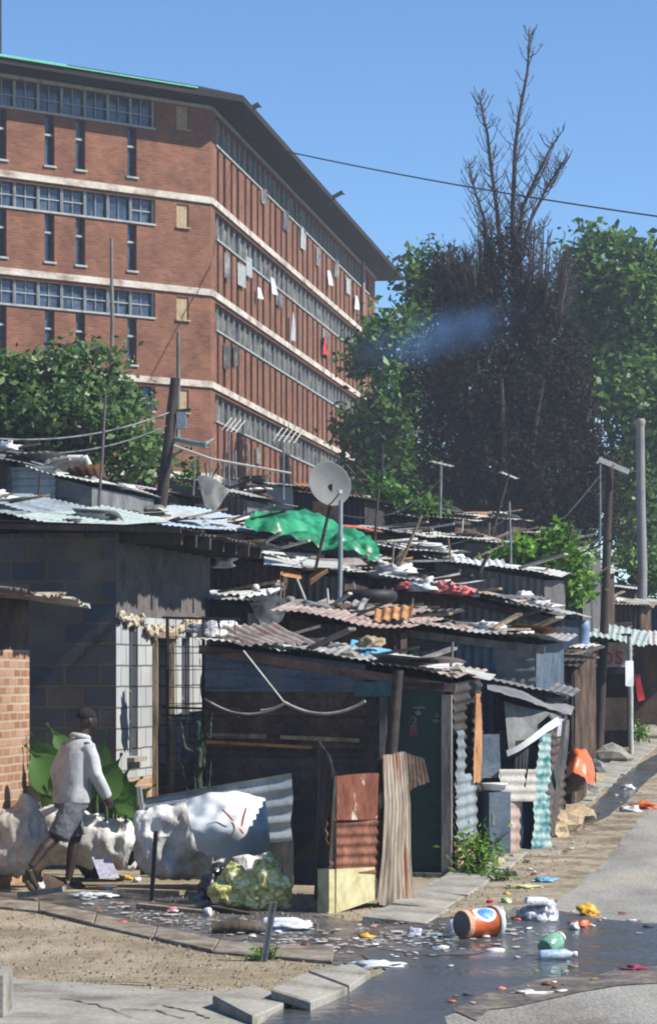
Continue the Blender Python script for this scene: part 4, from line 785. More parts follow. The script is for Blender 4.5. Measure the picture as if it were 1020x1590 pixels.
# ------------------------------------------------------------------ poles, aerials, wires
def post(x0, y0, x1, y1, D, r0, r1, m, label, name='pole', cat='pole', n=8, D1=None, parts=None, group=None):
    a = P(x0, y0, D); b_ = P(x1, y1, D1 or D); t = empty(name, a, label, cat, group); v = b_ - a
    b = MB(); pts = [v * f for f in (0, .25, .5, .75, 1)]; pts[2] = pts[2] + Vector((.004 * v.length, 0, 0)); b.tube(pts, [r0 + (r1 - r0) * f for f in (0, .25, .5, .75, 1)], n); b.build('shaft', m, t)
    if parts: parts(t, v, a)
    return t
def ptz(px, py, D, a): return P(px, py, D) - a
def lamp_parts(t, v, a): MB().lathe([(.1, -.12), (.13, 0), (.1, .06)], Matrix.Translation(v)).build('cap', concr, t)
post(997, 1105, 994, 655, 62, .13, .10, mat('grey concrete pole', [C(120, 120, 122), C(142, 142, 142), C(150, 150, 148)], 1, .85, .2, 14, vary=.12), 'tall grey concrete pole rising against the green tree at the right', 'concrete_pole', parts=lamp_parts, n=8)
def cross(x0, y0, x1, y1, D, m, w_=.09):
    def f(t, v, a): MB().beam(ptz(x0, y0, D, a) - Vector((0, .16, 0)), ptz(x1, y1, D, a) - Vector((0, .16, 0)), w_, w_).build('crossarm', m, t); MB().tube([ptz((x0 + x1) / 2, (y0 + y1) / 2, D, a) - Vector((0, .25, 0)), v - Vector((0, 0, .1))], .02, 5).build('bolt', steel, t)
    return f
post(929, 1178, 947, 716, 47.5, .095, .07, woodd, 'leaning dark wooden pole with a pale crossarm in front of the shop', 'wooden_pole', parts=cross(928, 715, 975, 735, 47.5, pale))
def box_parts(t, v, a):
    p = ptz(282, 654, 42, a); MB().box(p, (.15, .14, .27)).build('meter_box', mat('blue grey box', [C(104, 118, 132), C(130, 144, 156), C(124, 136, 146)], 2), t)
    b = MB(); b.tube([ptz(270, 682, 42, a), ptz(296, 688, 41.8, a), ptz(322, 692, 41.6, a)], [.045, .045, .05], 7); b.build('lamp_arm', mat('green grey casing', [C(90, 112, 110), C(120, 140, 136), C(110, 130, 128)], 2), t)
    MB().tube([ptz(320, 690, 41.6, a), ptz(333, 682, 41.6, a)], [.035, .02], 6).build('lamp_head', pale, t)
    MB().beam(ptz(262, 640, 42, a), ptz(296, 637, 42, a), .05, .05).build('crossarm', woodd, t)
post(249, 795, 272, 588, 42, .10, .075, tarry, 'thick dark leaning pole with a grey box and lamp arm left of the hostel corner', 'utility_pole', parts=box_parts)
post(276, 680, 277, 516, 43, .035, .03, greyw, 'thin grey pole standing above the thick dark utility pole', 'mast_pole')
post(174, 600, 173, 370, 60, .05, .035, greyw, 'tall thin grey mast in front of the hostel wall at the left', 'mast_pole')
post(152, 812, 164, 612, 36, .022, .018, mat('dim iron pole', [C(70, 62, 66), C(110, 100, 104), C(90, 82, 84)], 3), 'thin slightly leaning iron pole in front of the silver green tree', 'mast_pole')
def aerial(px, py, D, half, tilt, elems, m, a_=None):
    def f(t, v, a):
        c = P(px, py, D) - a; d = Vector((math.cos(tilt), .35, math.sin(tilt))).normalized(); q = d.cross(Vector((0, 0, 1))).normalized(); MB().beam(c - d * half, c + d * half, .035, .03).build('boom', m, t)
        b = MB()
        for i in range(elems):
            e = c + d * half * (-1 + 2 * i / (elems - 1)); l = half * (.55 - .05 * i); b.add([], []); MB().tube([e - q * l, e + q * l], .01, 4).build('rod', m, t)
    return f
post(683, 806, 685, 716, 50, .028, .022, steel, 'short grey television aerial on a straight pole below the dead tree', 'television_aerial', 'aerial', parts=aerial(686, 721, 50, .22, -.2, 5, pale))
post(750, 878, 790, 735, 48, .04, .03, woodd, 'leaning pole carrying a small pale aerial in front of the dead tree', 'television_aerial', 'aerial', parts=aerial(790, 739, 48, .17, -.35, 3, pale))
post(931, 872, 932, 722, 52, .022, .018, steel, 'thin straight steel pole just left of the leaning wooden pole', 'mast_pole', parts=aerial(930, 716, 52, .08, .9, 3, pale))
post(794, 925, 791, 780, 42, .02, .016, steel, 'slim grey stick rising beside the green bush', 'mast_pole')
post(527, 962, 529, 778, 34.5, .034, .028, galv, 'silver pole standing upright right of the satellite dish', 'steel_pole')
post(597, 932, 655, 800, 37, .03, .02, wood, 'long leaning stick left of the faded red cloths', 'stick')
post(573, 935, 588, 760, 42, .03, .02, woodd, 'dark crooked pole just right of the green tarpaulin end', 'mast_pole')
post(592, 800, 594, 690, 52, .03, .02, woodd, 'dim branch like pole in front of the left green tree', 'mast_pole')
post(562, 960, 548, 905, 33.5, .014, .012, steel, 'thin white wire stay by the old tyre', 'stick'); post(745, 890, 757, 862, 40, .03, .03, woodd, 'short dark stub on the pale green roof', 'stick')
for i, (x0, y0, x1, y1, D, lb) in enumerate([(347, 790, 348, 716, 46, 'left of three bare sticks in front of the long face of the hostel'), (367, 780, 366, 700, 46, 'middle of three bare sticks in front of the long face of the hostel'), (326, 742, 327, 700, 45, 'short pale post at the roof edge near the hostel corner'), (461, 900, 478, 942, 34.5, 'pale leaning stick over the ribbed iron shack'), (390, 770, 385, 690, 47, 'right of three bare sticks in front of the long face of the hostel')]): post(x0, y0, x1, y1, D, .016, .014, steel if i != 3 else pale, lb, 'stick')
def yagi(px, py, px1, D, n, lb):
    a = P(px, py, D); t = empty('television_aerial', a, lb, 'aerial'); v = P(px1, py + 4, D) - a; MB().beam((0, 0, 0), v, .02, .02).build('boom', pale, t)
    for i in range(n): e = v * (i / (n - 1)); MB().tube([e + Vector((0, -.2, -.12)), e + Vector((.16, .2, .14))], .012, 4).build('rod', pale, t)
    MB().tube([v * .5, v * .5 + Vector((0, 0, -1.1))], .02, 5).build('mast', steel, t)
yagi(424, 676, 456, 45, 5, 'pale comb shaped aerial in front of the lower hostel band')
yagi(345, 660, 366, 46, 4, 'small aerial left of the pale comb shaped aerial')
b = MB(); pts = [P(262, 690, 44), P(330, 714, 44), P(452, 736, 44)]; c = pts[1]; b.tube([p - c for p in pts], .022, 6); b.build('rail', pale, loc=c, label='long pale horizontal rail over the grey fabric walled shack', cat='rail')
def cable(p0, p1, sag, r, m, label, n=16, name='cable'):
    b = MB(); c = (p0 + p1) / 2; b.tube([p0.lerp(p1, i / n) - c - Vector((0, 0, sag * 4 * (i / n) * (1 - i / n))) for i in range(n + 1)], r, 5, smooth=True); return b.build(name, m, loc=c, label=label, cat='cable')
cable(P(385, 222, 84), P(1120, 350, 62), .16, .022, dsteel, 'long dark overhead cable crossing the sky from the hostel roof')
cable(P(-60, 676, 38), P(266, 640, 42), .22, .014, steel, 'upper grey cable sagging in front of the silver green tree'); cable(P(10, 702, 38), P(262, 660, 42), .18, .011, steel, 'lower grey cable sagging in front of the silver green tree')
cable(P(875, 806, 50), P(932, 738, 50), .02, .012, steel, 'thin stay wire slanting up to the leaning wooden pole')
cable(P(318, 1086, 26.6), P(442, 1094, 26.2), .13, .012, pale, 'pale washing cord across the dark boards, left stretch'); cable(P(442, 1092, 26.2), P(567, 1090, 25.9), .12, .016, pale, 'pale washing cord sagging to the door post, right stretch'); cable(P(378, 1012, 26.3), P(441, 1092, 26.2), .0, .010, pale, 'pale cord tied from the roof edge down to the washing cord'); cable(P(405, 1104, 26.3), P(442, 1092, 26.2), .02, .010, pale, 'short loose end of pale cord under the knot')
# satellite dish
def dish():
    D = 35; a = P(490, 884, D); t = empty('satellite_dish', a, 'large grey satellite dish on a dark pole above the roofs', 'satellite dish'); c = P(512, 752, D) - a; r = .305
    nrm = Vector((.42, -.86, .25)).normalized(); Mx = nrm.to_track_quat('Z', 'Y').to_matrix().to_4x4(); Mx.translation = c
    rr = MB(); prof = [(.001, -.07)] + [(r * f, -.07 + .07 * f * f) for f in (.2, .4, .6, .8, 1)] + [(r * 1.03, .004), (r, -.012)] + [(r * f, -.085 + .07 * f * f) for f in (.8, .4)]
    rr.lathe(prof, Mx, 36); rr.build('reflector', mat('dull grey dish', [C(100, 104, 104), C(116, 120, 120), C(122, 126, 126)], 1.5, .7, .05, 20, vary=.06), t)
    MB().tube([(0, 0, 0), c + Vector((.0, .08, -.32)), c + Vector((.02, .06, 0))], [.022, .022, .02], 6).build('mast', dsteel, t)
    f_ = c + nrm * .3 + Vector((.02, 0, -.2)); MB().tube([c + Vector((0, 0, -r * .95)), f_], .012, 5).build('feed_arm', steel, t); MB().tube([f_, f_ - nrm * .07 + Vector((0, 0, .03))], [.03, .022], 8).build('receiver', pale, t)
dish()
# ------------------------------------------------------------------ tarpaulins and roof clutter
def cloth(pts, m, name, label, cat, sag=.04, seed=0, n=10, fold=0.0, th=None):
    """draped cloth: a grid of world points (rows of equal length), smoothed and wrinkled"""
    rows = [[Vector(p) for p in r_] for r_ in pts]; c = sum((p for r_ in rows for p in r_), Vector()) / sum(len(r_) for r_ in rows)
    def samp(r_, t): s_ = t * (len(r_) - 1); j = min(int(s_), len(r_) - 2); return r_[j].lerp(r_[j + 1], s_ - j)
    nu = n * (len(rows[0]) - 1); nv = n * (len(rows) - 1); vs = []; gr = np.zeros((nv + 1, nu + 1, 3))
    for j in range(nv + 1):
        s_ = j / nv * (len(rows) - 1); k = min(int(s_), len(rows) - 2)
        for i in range(nu + 1): gr[j, i] = samp(rows[k], i / nu).lerp(samp(rows[k + 1], i / nu), s_ - k)
    for _ in range(n * 3):
        gr[:, 1:-1] = gr[:, 1:-1] * .5 + (gr[:, 2:] + gr[:, :-2]) * .25
        gr[1:-1] = gr[1:-1] * .5 + (gr[2:] + gr[:-2]) * .25
    for j in range(nv + 1):
        for i in range(nu + 1):
            p = Vector(gr[j, i])
            q = Vector((p.x * 2.5 + seed, p.y * 2.5, p.z * 2.5)); h_ = noise.noise(q) * sag + noise.noise(q * 3.1) * sag * .45 + fold * math.sin(i / nu * 26 + 2 * noise.noise(q)) * (j / nv)
            vs.append(p - c + Vector((0, -1, 0)) * h_ * .5 + Vector((0, 0, 1)) * h_ * (.7 if not fold else .1))
    b = MB(); b.add(vs, [(j * (nu + 1) + i, j * (nu + 1) + i + 1, (j + 1) * (nu + 1) + i + 1, (j + 1) * (nu + 1) + i) for j in range(nv) for i in range(nu)], True)
    return b.build(name, m, loc=c, label=label, cat=cat)
cloth([[P(378, 812, 38.6), P(450, 834, 38.4), P(520, 852, 38.3), P(588, 872, 38.3)], [P(392, 800, 39.4), P(450, 812, 39.3), P(530, 832, 39.2), P(590, 852, 39)], [P(400, 797, 41.5), P(458, 795, 41.8), P(530, 812, 41.6), P(572, 838, 41.3)]], tarpg, 'green_tarpaulin', 'bright green tarpaulin draped over a roof in the middle of the shacks', 'tarpaulin', .24, 3, n=14)
cloth([[P(306, 742, 43.6), P(330, 738, 43.6), P(357, 766, 43.6)], [P(318, 790, 43.4), P(326, 792, 43.4), P(336, 792, 43.4)]], greyt, 'grey_sheet', 'grey fabric sheet hung on the wall left of the long dark shed', 'tarpaulin', .06, 5)
cloth([[P(384, 926, 33.2), P(412, 922, 33.2), P(444, 934, 33.2)], [P(398, 962, 32.9), P(415, 972, 32.8), P(446, 950, 33)], [P(404, 968, 32.8), P(418, 974, 32.8), P(438, 966, 32.9)]], dkt, 'dark_tarpaulin', 'dark blue grey tarpaulin bulging from the eave left of the ribbed iron shack', 'tarpaulin', .08, 6)
cloth([[P(847, 958, 40), P(870, 966, 40), P(902, 975, 40)], [P(848, 990, 39.7), P(872, 998, 39.5), P(900, 996, 39.8)], [P(852, 1012, 39.8), P(874, 1018, 39.7), P(898, 1012, 39.8)]], bagw, 'white_sheet', 'bulging off white sheet tied under the eave beside the blue drum', 'tarpaulin', .1, 7)
b = MB(); b.lathe([(.10, 0), (.105, .1), (.1, .12), (.1, .3), (.105, .32), (.1, .45), (.085, .46)], n=16); b.build('blue_drum', mat('pale blue drum', [C(96, 128, 160), C(124, 154, 182), C(136, 166, 190)], 2, .5), loc=P(905, 1012, 39.4), label='pale blue upright drum beside the bulging off white sheet', cat='drum')
# the grey awning of tarpaulins with hanging drapes
cloth([[P(757, 1072, 27.6), P(800, 1082, 28.6), P(850, 1102, 29.6), P(886, 1112, 31)], [P(756, 1064, 30), P(800, 1066, 30.6), P(850, 1082, 31.4), P(892, 1100, 32.4)]], mat('mauve grey tarpaulin', [C(108, 106, 110), C(132, 130, 134), C(142, 140, 142)], 2, .6), 'awning', 'mauve grey tarpaulin awning stretched right of the green door shack', 'awning', .03, 9)
cloth([[P(782, 1090, 29), P(815, 1100, 29.4), P(850, 1106, 29.8), P(872, 1114, 30)], [P(786, 1130, 28.9), P(815, 1142, 29.2), P(845, 1134, 29.7), P(866, 1122, 30)], [P(790, 1168, 28.9), P(806, 1176, 29), P(818, 1150, 29.3), P(840, 1140, 29.5)]], greyt, 'hanging_tarpaulin', 'grey tarpaulin swag hanging under the awning', 'tarpaulin', .05, 10, fold=.02)
cloth([[P(800, 1152, 28.8), P(815, 1150, 28.8), P(822, 1150, 28.8)], [P(798, 1200, 28.7), P(812, 1204, 28.7), P(820, 1202, 28.7)], [P(800, 1240, 28.7), P(808, 1244, 28.7), P(814, 1232, 28.7)]], dkt, 'hanging_tarpaulin', 'dark ragged strip of tarpaulin hanging below the grey swag', 'tarpaulin', .04, 11, fold=.015)
cloth([[P(786, 1166, 28.6), P(806, 1158, 28.6), P(830, 1140, 28.7), P(866, 1114, 29.2)], [P(788, 1176, 28.6), P(806, 1168, 28.6), P(832, 1150, 28.7), P(870, 1126, 29.2)]], tarpw, 'white_strip', 'bright white cloth strip edging the grey tarpaulin swag', 'cloth', .02, 12)
cloth([[P(876, 1120, 30), P(884, 1120, 30)], [P(866, 1180, 29.6), P(882, 1180, 29.8)], [P(846, 1232, 29.4), P(866, 1232, 29.5)]], dkt, 'hanging_tarpaulin', 'long dark grey tarpaulin panel slanting down to the orange plastic', 'tarpaulin', .03, 13)
cloth([[P(868, 1116, 29.8), P(876, 1118, 29.8)], [P(864, 1146, 29.6), P(874, 1144, 29.6)]], mat('lilac cloth', [C(180, 176, 204), C(200, 198, 220), C(206, 204, 222)], 3), 'lilac_cloth', 'small lilac cloth at the corner of the awning', 'cloth', .02, 14)
# aqua corrugated corner with a dark doorway
t = empty('corner_shelter', (P(850, 1330, 29.3).x, 29.3, .05), 'dark doorway framed by a wavy aqua painted iron strip under the awning', 'shelter')
o = Vector(t.location)
MB().sheet(P(826, 1330, 29.2) - o, P(852, 1330, 29.5) - o, P(852, 1140, 29.5) - o, P(834, 1140, 29.2) - o, 'U', wl=.09, amp=.007, wob=.05, rag=.05).build('aqua_sheet', aqua, t)
MB().sheet(P(806, 1332, 29.2) - o, P(828, 1330, 29.4) - o, P(828, 1180, 29.4) - o, P(806, 1180, 29.2) - o, None).build('door', navy, t)  # dark sheet standing in for the shade inside the open doorway
MB().sheet(P(852, 1300, 29.5) - o, P(872, 1270, 32.5) - o, P(880, 1110, 32.5) - o, P(852, 1110, 29.5) - o, 'U', wl=.1).build('side_wall', brownw, t)
MB().beam(P(858, 1300, 29.5) - o, P(876, 1120, 29.5) - o, .04, .04).build('post', greyw, t)
# ribbed sheets, geyser panel and cabinet beside the street
def facing(x0, y0, x1, y1, D0, D1, m, name, label, cat, ribs='U', wl=.1, seed=0, amp=.009, rag=.03):
    a = P(x0, y1, D0); q = [P(x0, y1, D0), P(x1, y1, D1), P(x1, y0, D1), P(x0, y0, D0)]; b = MB(); b.sheet(*[p - a for p in q], ribs, wl=wl, amp=amp, wob=.04, seed=seed, rag=rag); return b.build(name, m, loc=a, label=label, cat=cat)
facing(779, 1240, 807, 1344, 28.0, 28.8, pinkm, 'ribbed_sheet', 'pinkish ribbed iron sheet standing by the dark doorway', 'sheet', wl=.125, seed=1)
facing(778, 1196, 831, 1246, 28.1, 29.0, mat('cream iron', [C(150, 148, 140), C(180, 176, 166), C(190, 186, 178)], 3), 'ribbed_sheet', 'cream ribbed iron sheet above the pinkish one', 'sheet', wl=.1, seed=2)
facing(703, 1150, 744, 1372, 27.2, 29.8, tarry, 'dark_board', 'blackened board wall behind the grey cabinet', 'board', None)
t = empty('metal_cabinet', P(742, 1325, 27.8), 'blue grey metal cabinet standing by the street with a pale basin on top', 'cabinet'); a = Vector(t.location)
ca = math.atan2(.5, .9); b = MB(); b.box((.18, .12, .31), (.26, .26, .66), rz=R(25)); b.build('body', bluei, t); MB().lathe([(.02, .66), (.12, .66), (.15, .72), (.16, .735), (.13, .72), (.05, .675)], Matrix.Translation((.17, .1, 0)) @ Matrix.Scale(1, 4), 18).build('basin', plasticw, t); MB().box((.16, -.03, .35), (.03, .02, .12), rz=R(25)).build('handle', steel, t)
b = MB(); b.sheet((-.11, 0, -.22), (.11, .05, -.22), (.1, .16, .25), (-.12, .12, .25), None, wob=.03); b.build('leaning_sheet', bluei, loc=P(762, 1178, 28.1), label='rounded blue grey metal sheet leaning above the cabinet', cat='sheet')
# orange plastic over a dark bundle, tan sheet next to it
b = MB(); b.blob((0, 0, .12), (.23, .3, .27), 3, .4, 1.6, 4, .8); b.build('dark_bundle', brownw, loc=P(880, 1222, 35), label='brown bundle hunched under the orange plastic', cat='bundle')
cloth([[P(880, 1205, 33.9), P(896, 1190, 33.6), P(912, 1212, 33.7), P(922, 1222, 34.2)], [P(878, 1182, 34.6), P(896, 1170, 34.3), P(914, 1180, 34.3), P(924, 1206, 34.6)], [P(882, 1174, 35.4), P(898, 1166, 35.2), P(914, 1172, 35.2), P(922, 1190, 35.4)]], orange, 'orange_plastic', 'orange plastic sheet flopped over a bundle by the street', 'plastic sheet', .18, 15)
rock(P(922, 1192, 38), .22, greyt, 'grey crumpled sack right of the orange plastic', 5, name='grey_sack', cat='sack')
# shop details
t = SH['q']
shop = empty('shop_front', P(906, 1168, 47.6), 'dark kiosk front with a red lettered signboard behind the leaning pole', 'kiosk'); o = Vector(shop.location)
q = [P(906, 1170, 48.6), P(980, 1160, 48.2), P(980, 985, 48.2), P(906, 985, 48.6)]; MB().sheet(*[p - o for p in q], None).build('front_wall', tarry, shop)
bd = MB(); c0 = P(945, 1018, 48.2) - o; bd.box(c0, (.78, .04, .46), rz=-.05); sb = bd.build('signboard', mat('grey white board', [C(190, 180, 178), C(214, 206, 204), C(224, 218, 214)], 2.5), shop)
redp = mat('dull red paint', [C(190, 40, 54), C(206, 56, 66), C(196, 50, 60)], 4)
for s_, px in (('S', 923), ('0', 944), ('S', 960)): p = P(px, 1032, 48.14) - o; text(s_, .33 if px != 944 else .3, redp, p - Vector((0, .04, 0)), -.05, sb, tilt=.08)
MB().box(P(945, 1043, 48.15) - o, (.74, .05, .1), rz=-.05).build('blue_trim', navy, shop)
MB().box(P(916, 1072, 48.1) - o, (.13, .08, .55)).build('poster', greyt, shop); MB().box(P(952, 1110, 48.1) - o, (.5, .08, .6)).build('counter_door', brownw, shop)
MB().sheet(*[P(x, y, D) - o for x, y, D in ((900, 988, 46.4), (1000, 1004, 46.4), (1010, 984, 50.5), (900, 962, 50.5))], 'V', wl=.11, rag=.06, wob=.06).build('roof_sheet', palegr, shop)
MB().box(P(953, 1178, 47.6) - o, (.62, .5, .26)).build('plinth', brownw, shop)
post(980, 1172, 977, 990, 46.2, .045, .045, mat('white grey post', [C(160, 164, 160), C(190, 194, 190), C(150, 152, 148)], 2), 'whitewashed porch post right of the red lettered signboard', 'porch_post', 'post')
facing(971, 1028, 983, 1066, 46.0, 46.1, plasticw, 'white_bag', 'white plastic bag wrapped round the whitewashed post', 'bag', None)
far = empty('shop_front', P(990, 1140, 54), 'dim shop wall at the far right with people clothes hanging', 'kiosk'); o = Vector(far.location); far['label'] = 'brown and navy shop wall at the extreme right behind the red garment'
MB().sheet(*[P(x, y, 54) - o for x, y in ((984, 1140), (1090, 1140), (1090, 996), (984, 996))], None).build('front_wall', brownw, far); MB().box(P(993, 1060, 53.8) - o, (.14, .06, 1.0)).build('door', navy, far); MB().sheet(*[P(x, y, D) - o for x, y, D in ((980, 1000, 51), (1100, 1010, 51), (1100, 985, 56), (980, 980, 56))], 'V', wl=.11, rag=.08).build('roof_sheet', pale, far)
cloth([[P(985, 1048, 48), P(993, 1050, 48)], [P(988, 1068, 48), P(998, 1070, 48)], [P(991, 1090, 48), P(1002, 1086, 48)]], redc, 'red_garment', 'red garment hanging beside the whitewashed post', 'garment', .08, 21)
facing(893, 1040, 904, 1110, 41.5, 41.8, tarpw, 'white_garment', 'long white garment hanging at the grey post fronted shack', 'garment', None); facing(888, 1100, 906, 1172, 40, 40.3, tarpw, 'white_cloth', 'white cloth hanging down above the orange plastic', 'cloth', None)
facing(882, 1150, 889, 1186, 36, 36.2, redc, 'red_cloth', 'small red cloth hanging just above the orange plastic', 'cloth', None)
for x, lb in ((841, 'left'), (863, 'right')): post(x, 1100, x, 1040, 35.2, .055 if x < 850 else .03, .05 if x < 850 else .03, greyw, f'{lb} of two grey posts fronting the shack above the awning', 'porch_post', 'post')
facing(800, 1028, 810, 1062, 33.5, 33.6, yellow, 'yellow_board', 'yellow painted upright board above the grey awning', 'board', None)
# ------------------------------------------------------------------ rusted fence in front
fn = empty('iron_fence', (.03, 22.5, 0), 'rusted and painted iron sheet fence standing before the green door', 'fence'); o = Vector(fn.location)
def fq(x0, yt0, yb0, x1, yt1, yb1): 
    D0 = 22.5 + (x0 - 515) * .9 / 122; D1 = 22.5 + (x1 - 515) * .9 / 122
    return [P(x0, yb0, D0) - o, P(x1, yb1, D1) - o, P(x1, yt1, D1) - o, P(x0, yt0, D0) - o]
MB().sheet(*fq(519, 1207, 1275, 597, 1202, 1270), None, wob=.03, rag=.03).build('painted_sheet', rustp, fn)
q = fq(513, 1268, 1362, 594, 1264, 1360); MB().sheet(*q, 'U', wl=.085, amp=.01, wob=.06, rag=.04, seed=2).build('rust_sheet', rust, fn)
q = fq(511, 1352, 1424, 585, 1348, 1398); b = MB(); b.add(q + [p + Vector((-.1, .1, 0)) for p in q], [(0, 1, 2, 3), (4, 7, 6, 5), (0, 3, 7, 4), (3, 2, 6, 7), (1, 5, 6, 2)]); b.build('cream_panel', mat('stained cream panel', [C(160, 148, 108), C(204, 196, 150), C(214, 208, 168)], 3, .85, .25, 14, vary=.15), fn)
q = fq(584, 1174, 1402, 638, 1168, 1412); q[3] = q[3].lerp(q[2], .12); q[2] = q[3].lerp(q[2], .84); MB().sheet(*[p + Vector((.02, -.03, 0)) for p in q], 'V', wl=.072, amp=.015, wob=.1, rag=.05, seed=5).build('streaked_sheet', rustg, fn)
q = fq(634, 1174, 1400, 664, 1190, 1230); b = MB(); b.sheet(P(628, 1230, 23.6) - o, P(664, 1214, 23.9) - o, P(656, 1180, 23.9) - o, P(628, 1172, 23.6) - o, 'V', wl=.07, rag=.03); b.build('bent_sheet', brownw, fn)
b = MB(); b.sheet(P(490, 1392, 24.4) - o, P(513, 1424, 22.5) - o, P(519, 1207, 22.5) - o, P(500, 1150, 24.4) - o, 'V', wl=.09, wob=.05); b.build('shaded_end_sheet', tarry, fn)  # left-facing return of the fence, its shade put into the dark colour
MB().beam(P(517, 1420, 22.56) - o, P(519, 1200, 22.56) - o, .05, .05).build('fence_post', woodd, fn); MB().beam(P(590, 1408, 23.1) - o, P(590, 1180, 23.1) - o, .05, .05).build('fence_post', woodd, fn)
# corrugated fence panel behind the white bags, and darker boards to its right
t = empty('ribbed_fence', P(342, 1360, 25.5), 'galvanised ribbed iron panel propped behind the white bags', 'fence'); o = Vector(t.location)
MB().sheet(P(226, 1322, 25.3) - o, P(455, 1308, 25.2) - o, P(452, 1202, 25.2) - o, P(226, 1240, 25.3) - o, 'U', wl=.125, amp=.02, wob=.06, rag=.05, seed=9).build('iron_sheet', galv, t)
MB().beam(P(447, 1392, 25.3) - o, P(447, 1215, 25.3) - o, .05, .05).build('fence_post', woodd, t); MB().beam(P(222, 1360, 25.4) - o, P(216, 1222, 25.3) - o, .05, .05).build('fence_post', wood, t)
facing(420, 1310, 456, 1392, 25.25, 25.2, greyw, 'grey_board', 'pale grey plank piece below the ribbed iron panel', 'board', None)
for i, (y0, y1) in enumerate(((1246, 1288), (1290, 1334), (1340, 1388))): facing(456, y0, 498, y1, 25.6, 25.4, navy if i != 1 else tarry, 'dark_board', ['top', 'middle', 'bottom'][i] + ' of three dark boards left of the rusted iron fence', 'board', None)
# ------------------------------------------------------------------ white bags
def bag(name, label, D, blobs, m, vox=.022, disp=.05, freq=5, cat='bag', smooth=2, base=1370, group=None):
    cx = sum(b_[0] for b_ in blobs) / len(blobs); a = Vector((P(cx, base, D).x, D, 0)); b = MB()
    for (px, py, rx, rz_, dy) in blobs: p = P(px, py, D + dy) - a; k = D / F; b.blob(p, (rx * k, max(.16, (rx + rz_) * .42 * k), rz_ * k), 3, .25, 1.5, px)
    o = remesh(b, name, m, vox, smooth, disp=disp, freq=freq, zs=.4 if name == 'bulk_bag' else 1); o.location = a; return tag(o, label, cat, group)
bag('bulk_bag', 'big dirty white bulk bag under the propped ribbed iron panel', 24.9, [(255, 1310, 52, 52, 0), (310, 1300, 60, 62, 0), (360, 1290, 50, 56, .05), (230, 1290, 26, 34, 0), (340, 1340, 60, 34, .0), (280, 1342, 60, 30, 0), (395, 1310, 26, 44, .1)], bagw, disp=.06, freq=3.4)
bag('bulk_bag', 'dirty white bulk bag at the left edge beside the brick wall', 25.2, [(30, 1300, 44, 56, 0), (14, 1325, 50, 40, 0), (40, 1260, 18, 26, 0)], bagw, disp=.055, freq=3.6)
bag('bulk_bag', 'low grey white bulk bag behind the walking person', 25.9, [(95, 1300, 50, 48, 0), (150, 1310, 50, 46, 0), (190, 1316, 30, 46, 0), (60, 1316, 30, 40, 0)], bagw, disp=.055, freq=3.6)
cloth([[P(288, 1244, 24.2), P(330, 1232, 24.1), P(372, 1224, 24.15), P(412, 1242, 24.3)], [P(296, 1290, 23.85), P(335, 1290, 23.8), P(378, 1290, 23.85), P(418, 1290, 24.1)], [P(306, 1322, 24.0), P(344, 1332, 23.95), P(380, 1330, 24.0), P(420, 1318, 24.2)]], tarpw, 'white_plastic_sheet', 'clean white plastic sheet with red marks draped over the big bulk bag', 'plastic sheet', .1, 31, n=24)
o = bpy.data.objects['white_plastic_sheet']; c = Vector(o.location)
for i, (pts) in enumerate([[(345, 1258), (355, 1268), (362, 1276)], [(382, 1256), (378, 1270), (375, 1285)], [(372, 1288), (378, 1296)]]): MB().tube([P(x, y, 23.83) - c for x, y in pts], [.008, .011, .007][:len(pts)], 6, flat=.5).build('red_mark', mat('faint red print', [C(214, 84, 84), C(226, 120, 112), C(220, 150, 140)], 9), o)
ybag = bpy.data.materials.new('yellow green film'); ybag.use_nodes = True; B = ybag.node_tree.nodes['Principled BSDF']; B.inputs['Roughness'].default_value = .25; B.inputs['Specular IOR Level'].default_value = .7
nn = ybag.node_tree.nodes.new('ShaderNodeTexNoise'); nn.inputs['Scale'].default_value = 4; nn.inputs['Detail'].default_value = 8; nn.inputs['Distortion'].default_value = 1.5; r_ = ybag.node_tree.nodes.new('ShaderNodeValToRGB'); ybag.node_tree.links.new(nn.outputs[0], r_.inputs[0]); ybag.node_tree.links.new(r_.outputs[0], B.inputs['Base Color'])
r_.color_ramp.elements[0].position = .36; r_.color_ramp.elements[0].color = C(140, 136, 70); r_.color_ramp.elements[1].position = .66; r_.color_ramp.elements[1].color = C(250, 250, 210); r_.color_ramp.elements.new(.5).color = C(216, 210, 116)
bag('rubbish_bag', 'left of the yellow green rubbish bags, darker and fuller', 22.9, [(350, 1386, 26, 26, 0), (378, 1382, 28, 30, 0), (364, 1360, 20, 20, 0), (366, 1398, 34, 18, 0)], ybag, .011, .032, 5, base=1402, cat='rubbish bag', smooth=2)
bag('rubbish_bag', 'right of the yellow green rubbish bags with pale stripes', 22.8, [(413, 1372, 28, 34, 0), (434, 1388, 25, 28, 0), (406, 1396, 28, 22, 0)], ybag, .011, .034, 5, base=1408, cat='rubbish bag', smooth=2)
bag('rubbish_bag', 'small tied yellow green bag knot on top of the rubbish bags', 22.95, [(418, 1338, 12, 13, 0), (424, 1350, 16, 14, 0)], ybag, .011, .025, 8, base=1402, cat='rubbish bag', smooth=1)
bag('black_bag', 'black plastic bag slumped left of the yellow green rubbish bags', 23.4, [(326, 1380, 18, 22, 0), (340, 1352, 14, 14, .1), (312, 1378, 10, 8, 0)], mat('black film', [C(24, 24, 26), C(36, 38, 38), C(46, 50, 48)], 3, .3, .1, 14, spec=.6), .014, .03, 9, base=1402, smooth=2)
b = MB(); b.sheet((-.13, -.05, 0), (.12, 0, .03), (.16, .12, .12), (-.1, .1, .1), None, wob=.02); b.build('grey_tray', greyt, loc=P(393, 1404, 23), label='grey flat tray lying before the yellow green rubbish bags', cat='tray')
